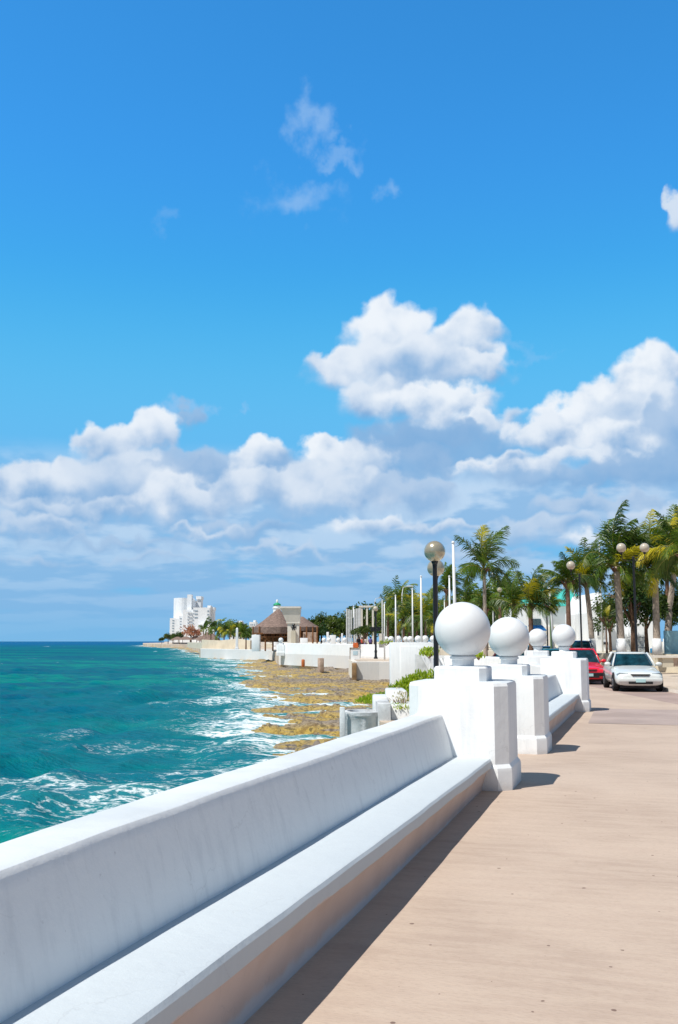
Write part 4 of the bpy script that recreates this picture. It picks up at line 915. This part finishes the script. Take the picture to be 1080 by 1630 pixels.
# lantern tower
L = Loc(441, 215, 0); t = site('lantern_tower', 441, 215, 0, 'small white lantern tower with a green dome peeping over the thatched roof', 'tower')
b = MB(); b.lathe([(.95, 0), (.85, L.h(969)), (1.0, L.h(968.5)), (1.0, L.h(967)), (.75, L.h(966.8)), (.75, L.h(964))], n=16); b.build('shaft', M_plain, t, angle=40)
b = MB(); b.lathe([(.85, L.h(963.9)), (.80, L.h(962)), (.45, L.h(960)), (.1, L.h(959))], n=16); b.build('dome', M_green, t, smooth=True)
b = MB(); b.lathe([(.22, L.h(959.2)), (.22, L.h(956)), (.05, L.h(954))], n=8); b.build('finial', M_plain, t)
# flared monument with emblem
L = Loc(467, 150, 0); t = site('monument', 467, 150, 0, 'cream stone monument with a flared head and dark emblem in front of the restaurant', 'monument')
b = MB(); x0, x1 = L.x(457.8), L.x(476); b.rings([[(x0, 0, 0), (x1, 0, 0), (x1, 2, 0), (x0, 2, 0)], [(x0, 0, L.h(992.5)), (x1, 0, L.h(992.5)), (x1, 2, L.h(992.5)), (x0, 2, L.h(992.5))]]); b.build('shaft', M_cream, t)
b = MB(); R0 = [(L.x(456), -.15), (L.x(477.5), -.15), (L.x(477.5), 2.15), (L.x(456), 2.15)]; R1_ = [(L.x(446.5), -.6), (L.x(478.5), -.6), (L.x(478.5), 2.6), (L.x(446.5), 2.6)]
b.rings([[(*p, L.h(992.4)) for p in R0], [(*p, L.h(990)) for p in R0], [(*p, L.h(968.5)) for p in R1_]]); b.build('flared_head', M_cream, t)
b = MB(); b.box(L.x(445.5), L.x(479), -.75, 2.75, L.h(968.3), L.h(965.5)); b.build('coping', M_cream, t)
b = MB(); xc = L.x(467.5)
b.ball((xc, -.04, L.h(994.8)), .20, 10, 8); b.box(xc-.18, xc+.18, -.1, -.01, L.h(1001.5), L.h(996.5))
for s in (-1, 1): b.tube([(xc, -.05, L.h(997)), (xc+s*.32, -.05, L.h(999.5)), (xc+s*.38, -.05, L.h(996.8))], .06, 6); b.tube([(xc+s*.05, -.05, L.h(1000.5)), (xc+s*.2, -.05, L.h(1003))], .06, 6)
b.build('emblem', M_black, t)
b = MB(); b.box(L.x(464), L.x(471), -.5, -.02, 0, L.h(1004)); b.build('pedestal', M_beige, t)
# obelisk and dark post
t = site('obelisk', 377.5, 205, 0, 'slim white obelisk standing on the low sea wall', 'obelisk'); L = Loc(377.5, 205, 0)
b = MB(); b.rings([oring(.30, .3, .04, -.2), oring(.30, .3, .04, .5), oring(.26, .26, .04, .55), oring(.22, .22, .03, L.h(1001)), oring(.05, .05, .01, L.h(999))]); b.build('shaft', M_plain, t)
b = MB(); b.box(-.4, .4, -.4, .4, -.3, .35, .03); b.build('base', M_plain, t)
t = site('palm_stump', 392, 215, 0, 'dark slender post with shaggy top right of the obelisk', 'post'); L = Loc(392, 215, 0)
b = MB(); b.tube([(0, 0, -.3), (0, 0, L.h(1014))], [.17, .13], 8); b.build('shaft', M_trunkd, t)
V, Q, T = crown_leaves((0, 0, L.h(1012)), (.9, .9, .7), 260, 77, .35); leafobj('tuft', V, Q, T, M_palm, t)
# parked boats and white clutter between restaurant and columns
for i, (u, d, w, vt) in enumerate([(530, 160, 5, 1011), (522, 165, 2, 1006), (545, 155, 1.4, 1008)]):
    at_box('white_plinth', u-w, u+w, d, vt, 0, 1.0, M_plain, ['low white plinth before the wood right of the restaurant', 'narrow white plinth behind the low one', 'narrow white plinth beside the columns'][i], 'plinth', .05)
# ------------------------------------------------------------------ white hall with teal roof
L = Loc(890, 88, 0); t = site('hall', 890, 88, 0, 'long white hall with a teal sheet-metal roof behind the palms', 'hall')
b = MB(); L.box(b, 838, 946, 965, 1023, 0, 16); b.build('walls', M_plain, t)
b = MB(); z0, z1 = L.h(964.6), L.h(931); b.add([(L.x(856), -.6, z0), (L.x(950), -.6, z0), (L.x(950), 17, z0), (L.x(856), 17, z0), (L.x(868), 8, z1), (L.x(942), 8, z1)], [(0, 1, 5, 4), (1, 2, 5), (2, 3, 4, 5), (3, 0, 4), (0, 3, 2, 1)]); b.build('roof', M_teal, t)
b = MB(); L.box(b, 846, 862, 985, 998, -.1, .05); b.build('window', M_glassd, t)
b = MB(); L.box(b, 868, 880, 998, 1006, -1.2, -.05); b.build('porch', M_beige, t)
b = MB(); L.box(b, 917, 919.5, 978, 1005, -.1, .03); b.build('downpipe', M_teal, t)
L = Loc(857, 74, 0); t = site('market_stall', 857, 74, 0, 'small stall with a bright blue awning behind the small ball', 'stall')
b = MB(); x0, x1 = L.x(845), L.x(868); zt = L.h(995); b.add([(x0, -.6, zt-.35), (x1, -.6, zt-.35), (x1, .8, zt), (x0, .8, zt), (x0, -.6, zt-.42), (x1, -.6, zt-.42), (x1, .8, zt-.07), (x0, .8, zt-.07)], [(0, 1, 2, 3), (7, 6, 5, 4), (0, 4, 5, 1), (1, 5, 6, 2), (2, 6, 7, 3), (3, 7, 4, 0)]); b.build('awning', mat('blue_canvas', (.02, .20, .55), .7), t)
for x in (x0+.05, x1-.05):
    b = MB(); b.tube([(x, -.55, 0), (x, -.55, zt-.42)], .035, 6); b.build('post', M_pole, t)
b = MB(); b.box(x0+.1, x1-.1, 0, .7, 0, 1.0); b.build('counter', M_beige, t)
at_box('kiosk', 871, 881, 78, 998, 0, 1.2, M_cream, 'beige kiosk between the two small balls', 'kiosk', .03)
t = empty('bollard', P(837.5, 52), 'white post with a blue cap between the second and the smallest ball', 'bollard', YAW); b = MB(); zt = zv(1000, 52); b.tube([(0, 0, 0), (0, 0, zt-.28)], .10, 12); b.build('post', M_plain, t, smooth=True)
b = MB(); b.lathe([(.09, zt-.28), (.09, zt), (.05, zt+.12), (.0, zt+.14)], n=12); b.build('cap', mat('blue_paint', (.02, .25, .5), .5), t, smooth=True)
# ------------------------------------------------------------------ church
L = Loc(985, 76, PZ); t = site('church', 985, 76, PZ, 'white church with steep gables and narrow pointed windows behind the palms', 'church')
def gable(u0, u1, ve, va, y0, y1, nm, m=M_plain):
    b = MB(); x0, x1, z, za = L.x(u0), L.x(u1), L.h(ve), L.h(va); xm = (x0+x1)/2
    b.add([(x0, y0, 0), (x1, y0, 0), (x1, y0, z), (xm, y0, za), (x0, y0, z), (x0, y1, 0), (x1, y1, 0), (x1, y1, z), (xm, y1, za), (x0, y1, z)], [(0, 1, 2, 3, 4), (9, 8, 7, 6, 5), (0, 4, 9, 5), (1, 6, 7, 2), (4, 3, 8, 9), (3, 2, 7, 8), (0, 5, 6, 1)])
    return b.build(nm, m, t)
gable(944, 972, 975, 942, 0, 9, 'tower'); gable(960, 1004, 986, 962, 1.5, 14, 'nave'); gable(1020, 1062, 992, 968, 2.5, 12, 'side_chapel')
b = MB(); L.box(b, 1004.2, 1020, 990, 1040, 3.5, 12); b.build('link_wall', M_plain, t)
def lancet(uc, w, vt, vb, y, m=M_dark):
    xc, x0, x1 = L.x(uc), L.x(uc-w/2), L.x(uc+w/2); z0, z2 = L.h(vb), L.h(vt); z1 = z2-(z2-z0)*.28
    b = MB(); P2 = [(x0, z0), (x1, z0), (x1, z1), ((xc+x1)/2+(x1-x0)*.08, (z1+z2)/2+.03), (xc, z2), ((xc+x0)/2-(x1-x0)*.08, (z1+z2)/2+.03), (x0, z1)]
    b.rings([[(x, y-.05, z) for x, z in P2], [(x, y+.08, z) for x, z in P2]]); o = b.build('pointed_window', m, t)
    b = MB(); e = .09; P3 = [(xc+(x-xc)*1.35, (z0+z2)/2+(z-(z0+z2)/2)*1.08) for x, z in P2]
    n = len(P2); b.add([(x, y-.09, z) for x, z in P2]+[(x, y-.09, z) for x, z in P3]+[(x, y, z) for x, z in P3], [(i, (i+1) % n, n+(i+1) % n, n+i) for i in range(n)]+[(n+i, n+(i+1) % n, 2*n+(i+1) % n, 2*n+i) for i in range(n)]); b.build('surround', M_plain, o)
lancet(952.6, 3.0, 955, 974, 0); lancet(952.6, 3.0, 993, 1012, 0); lancet(959.5, 3.8, 993, 1012, 0, M_stone); lancet(980, 3, 994, 1010, 1.5); lancet(1000, 4, 1003, 1016, 1.5)
b = MB(); L.box(b, 960, 967.5, 1022, 1026, -.15, -.02); b.build('sign_plate', M_dark, t)
b = MB(); L.box(b, 1028, 1036.5, 1012, 1022.5, 2.38, 2.46); o = b.build('window', mat('grey_shutter', (.25, .24, .23), .6), t)
b = MB(); L.box(b, 1027.2, 1037.3, 1022.7, 1023.6, 2.3, 2.48); b.build('sill', M_plain, o)
# picket fence with open pattern
L = Loc(1010, 64, PZ); t = site('picket_fence', 1010, 64, PZ, 'white picket fence with pointed tops behind the white car', 'fence')
b = MB()
for k in range(18):
    u = 994+k*1.9; x0, x1 = L.x(u), L.x(u+1.1); zt = L.h(1009-(3 if k % 4 == 0 else 0)); xm = (x0+x1)/2
    b.add([(x0, 0, 0), (x1, 0, 0), (x1, 0, zt-.2), (xm, 0, zt), (x0, 0, zt-.2), (x0, .04, 0), (x1, .04, 0), (x1, .04, zt-.2), (xm, .04, zt), (x0, .04, zt-.2)], [(0, 1, 2, 3, 4), (9, 8, 7, 6, 5), (0, 4, 9, 5), (1, 6, 7, 2), (4, 3, 8, 9), (3, 2, 7, 8)])
b.build('pickets', M_plain, t)
b = MB(); L.box(b, 993, 1030, 1014, 1016, .045, .1); L.box(b, 993, 1030, 1030, 1032, .045, .1); b.build('rails', M_plain, t)
b = MB()
for k in range(13):
    u = 994.5+k*2.5; b.tube([(L.x(u), .12, L.h(1030)), (L.x(u+2.4), .12, L.h(1020)), (L.x(u), .12, L.h(1014))], .03, 5)
b.build('scrollwork', M_plain, t)
at_box('mural_wall', 1060.5, 1140, 56, 1004, PZ-.9, .4, M_mural, 'pale blue painted wall at the right edge under the palms', 'wall', .02, 0)
at_box('litter_bin', 1036, 1040.5, 60, 1032, PZ, .25, mat('blue_plastic', (.02, .22, .45), .5), 'small blue bin right of the white car roof', 'bin', .05)
t = site('stone_bench', 1085, 53, .02, 'long stone bench with a thick pale slab and red end block at the right edge', 'bench'); L = Loc(1085, 53, .02)
b = MB(); L.box(b, 1040, 1125, 1043.5, 1047, -.3, .7); b.build('slab', M_cream, t)
b = MB(); L.box(b, 1052, 1069, 1047.2, 1062, -.2, .55); b.build('end_block', M_beige, t)
b = MB(); L.box(b, 1069.2, 1078, 1047.2, 1061, -.15, .5); b.build('red_block', M_stone, t)
# ------------------------------------------------------------------ cars
M_tyre = mat('tyre', (.02, .02, .022), .85, .2, var=0); M_rim = mat('rim', (.45, .46, .48), .3, .5, metal=.8, var=0)
M_cglass = mat('car_glass', (.008, .045, .065), .08, .35, var=.6, vscale=3); M_lens = mat('headlight_glass', (.22, .27, .30), .06, .9, var=.3, vscale=20, **{'Coat Weight': .6}); M_trim = mat('black_trim', (.02, .02, .022), .6, .3, var=0)
M_plate = mat('number_plate', (.45, .68, .70), .4, .4, var=.05)
def car(label, loc, rz, paint, H=1.40, kind='sedan', dark=None, cat='car'):
    t = empty('parked_car', loc, label, cat, rz, 'cars along the road'); suv = kind == 'suv'; k = H/1.40
    st = [(-2.17, .60, .36, .56), (-2.13, .71, .27, .62), (-2.05, .785, .22, .66), (-1.85, .825, .20, .715), (-1.5, .845, .19, .78), (-1.0, .85, .19, .86), (-.72, .852, .19, .90), (-.3, .855, .19, .925), (.4, .858, .19, .94), (1.2, .855, .20, .96), (1.55, .85, .21, .965), (1.85, .83, .24, .96), (2.05, .79, .28, .93), (2.15, .72, .34, .86)]
    if suv: st = [(y, w*1.04, z0+.08, z1*1.13) for y, w, z0, z1 in st]
    b = MB(); rings = []
    for y, w, z0, z1 in st:
        zc_, hh_ = (z0+z1)/2, (z1-z0)/2; rg = []
        for i in range(28):
            a = 2*math.pi*i/28; c_, s_ = math.cos(a), math.sin(a); e = .42
            x = w*abs(c_)**e*(1 if c_ > 0 else -1); z = zc_+hh_*abs(s_)**e*(1 if s_ > 0 else -1)
            if s_ > 0: x *= 1-.07*s_
            else: x *= 1-.06*abs(s_)
            z += .035*(1-(x/w)**2)*(s_ > .3)
            rg.append((x, y, z))
        rings.append(rg)
    b.rings(rings); b.build('body', paint, t, smooth=True, angle=50)
    zb = .90 if not suv else 1.02; zt = H; yb0, yb1 = -.78, (1.45 if not suv else 2.02); yt0, yt1 = -.18, (.95 if not suv else 1.8); wb, wt = .765, .57 if not suv else .64
    b = MB(); rings = []
    for f in (0, .25, .5, .75, 1):
        y0 = yb0+(yt0-yb0)*f; y1 = yb1+(yt1-yb1)*f; w = wb+(wt-wb)*f**1.15; z = zb+(zt-.035-zb)*f; rg = []
        for i in range(28):
            a = 2*math.pi*i/28; c_, s_ = math.cos(a), math.sin(a); e = .38
            x = w*abs(c_)**e*(1 if c_ > 0 else -1); yy = abs(s_)**e*(1 if s_ > 0 else -1); y = (y0+y1)/2+(y1-y0)/2*yy
            if s_ < -.5: y -= .10*(1-(x/w)**2)
            rg.append((x, y, z))
        rings.append(rg)
    b.rings(rings); b.build('windows', M_cglass, t, smooth=True, angle=50)
    b = MB(); rings = []
    for s_, dz in [(1.0, -.05), (1.02, -.02), (.98, .005), (.80, .03), (.4, .042)]:
        rg = []
        for i in range(28):
            a = 2*math.pi*i/28; c_, n_ = math.cos(a), math.sin(a); e = .42
            x = (wt+.015)*s_*abs(c_)**e*(1 if c_ > 0 else -1); y = (yt0+yt1)/2+((yt1-yt0)/2+.05)*s_*abs(n_)**e*(1 if n_ > 0 else -1)
            if n_ < -.5: y -= .09*(1-(x/wt)**2)*s_
            rg.append((x, y, zt-.035+dz))
        rings.append(rg)
    b.rings(rings); b.build('roof', paint, t, smooth=True, angle=60)
    for s in (-1, 1):
        b = MB(); b.tube([(s*(wb-.0), yb0+.10, zb-.01), (s*(wb+wt)/2*1.005, (yb0+yt0)/2+.07, (zb+zt)/2), (s*(wt+.0), yt0+.06, zt-.03)], .034, 6); b.build('front_pillar', paint, t, smooth=True)
        b = MB(); b.tube([(s*(wb+.01), .42, zb-.02), (s*(wt+.02), .38, zt-.04)], .035, 6); b.build('centre_pillar', M_trim, t, smooth=True)
        b = MB(); b.tube([(s*(wb-.02), yb1-.10, zb-.02), (s*(wt-.0), yt1-.05, zt-.04)], .07, 6); b.build('rear_pillar', paint, t, smooth=True)
        b = MB(); b.ball((0, 0, 0), 1, 14, 10); b.b.verts.ensure_lookup_table()
        for v in b.b.verts: v.co = Vector((s*.93+v.co.x*.12, -.52+v.co.y*.06, zb+.06+v.co.z*.075))
        mo = b.build('mirror', paint, t, smooth=True); b = MB(); b.tube([(s*.76, -.5, zb), (s*.88, -.52, zb+.04)], .022, 6); b.build('mirror_stalk', M_trim, mo)
        for y in (-1.33, 1.32):
            b = MB(); r = .31*(1.12 if suv else 1); prof = [(r*.55, -.09), (r*.93, -.10), (r, -.07), (r, .07), (r*.93, .10), (r*.62, .095)]
            b.lathe(prof, n=24); b.b.verts.ensure_lookup_table()
            for v in b.b.verts: v.co = Vector((s*(.775+v.co.z), y+v.co.x, r+v.co.y))
            w_ = b.build('wheel', M_tyre, t, smooth=True, angle=45)
            b = MB(); b.lathe([(r*.62, .02), (r*.6, .088), (r*.35, .10), (.03, .085)], n=20)
            for v in b.b.verts: v.co = Vector((s*(.775+v.co.z), y+v.co.x, r+v.co.y))
            b.build('rim', M_rim, w_, smooth=True)
            b = MB(); n = 18; ra = r+.055; xi = s*.70; xo = s*(.853 if not suv else .885)
            b.rings([[(xx, y+math.cos(math.pi*(-.12+1.24*i/n))*ra, r+math.sin(math.pi*(-.12+1.24*i/n))*ra) for i in range(n+1)] for xx in (xi, xo)]); b.build('wheel_arch', M_trim, t)
        zl = .60*(1 if not suv else 1.13)
        b = MB(); prof = [(.40, -2.16, zl-.055), (.70, -2.09, zl-.05), (.79, -1.96, zl-.03), (.80, -1.90, zl+.03), (.70, -2.02, zl+.08), (.42, -2.10, zl+.06)]
        b.rings([[(s*x, y-.012, z) for x, y, z in prof], [(s*x*.98, y+.10, z) for x, y, z in prof]]); b.build('headlight', M_lens, t)
        b = MB(); b.box(min(s*.56, s*.78), max(s*.56, s*.78), 2.06, 2.155, .70, .84, .02); b.build('tail_light', mat('red_lens', (.4, .01, .01), .2) if 'red_lens' not in bpy.data.materials else bpy.data.materials['red_lens'], t)
    b = MB(); b.rings([[(-.34, -2.185, zl+.035), (.34, -2.185, zl+.035), (.28, -2.195, zl-.02), (-.28, -2.195, zl-.02)], [(-.34, -2.10, zl+.035), (.34, -2.10, zl+.035), (.28, -2.10, zl-.02), (-.28, -2.10, zl-.02)]]); b.build('grille', M_trim, t)
    b = MB(); b.box(-.76, .76, -2.20, -2.05, .36, .50, .03); b.build('bumper', dark or paint, t, angle=40)
    b = MB(); b.box(-.42, .42, -2.215, -2.19, .285, .375, .01); b.build('lower_intake', M_trim, t)
    b = MB(); b.box(-.17, .17, -2.235, -2.217, .345, .46, .005); b.build('number_plate', M_plate, t)
    b = MB(); b.box(-.66, .66, -2.0, 2.0, .13, .26); b.build('underbody', M_trim, t)
    if not suv:
        b = MB(); b.tube([(-.6, -.83, zb+.02), (-.1, -.72, zb+.055)], .012, 5); b.tube([(.05, -.86, zb+.02), (.5, -.70, zb+.055)], .012, 5); b.build('wipers', M_trim, t)
    return t
def paint(n, c): return mat(n, c, .28, .5, var=.03, **{'Coat Weight': .8, 'Coat Roughness': .05})
PW = paint('white_car_paint', (.72, .76, .75)); PR = paint('red_car_paint', (.78, .012, .035)); PB = paint('dark_blue_car_paint', (.01, .045, .13)); PT = paint('teal_car_paint', (.01, .13, .20)); PM = paint('maroon_car_paint', (.12, .005, .02)); PG = paint('light_blue_car_paint', (.05, .28, .42))
fx = YAW-R(4)
car('white sedan facing the viewer with a pale blue number plate at the kerb', P(1003.5, 38.2, -.1), YAW-R(8), PW)
car('red car partly hidden behind the tall ball pillar, left of the white sedan', P(922.5, 44.4, -.1), YAW-R(4), PR, H=1.5, dark=M_trim)
car('dark blue van behind the red car with its windscreen above the red roof', P(921, 56, -.1), YAW-R(5), PB, H=1.85, kind='suv', cat='van')
car('teal car between the smallest ball and the ball by the red car', P(880, 52, -.1), YAW+R(2), PT, H=1.42)
car('dark blue car behind the teal one', P(868, 64, -.1), YAW+R(14), PB, H=1.5)
car('maroon car just right of the second ball', P(822, 55, -.1), YAW+R(20), PM, H=1.4)
car('light blue car half hidden between the second ball and the smallest ball', P(840, 62, -.1), YAW+R(22), PG, H=1.55, kind='suv')
# dark truck cab glimpsed between the two big balls
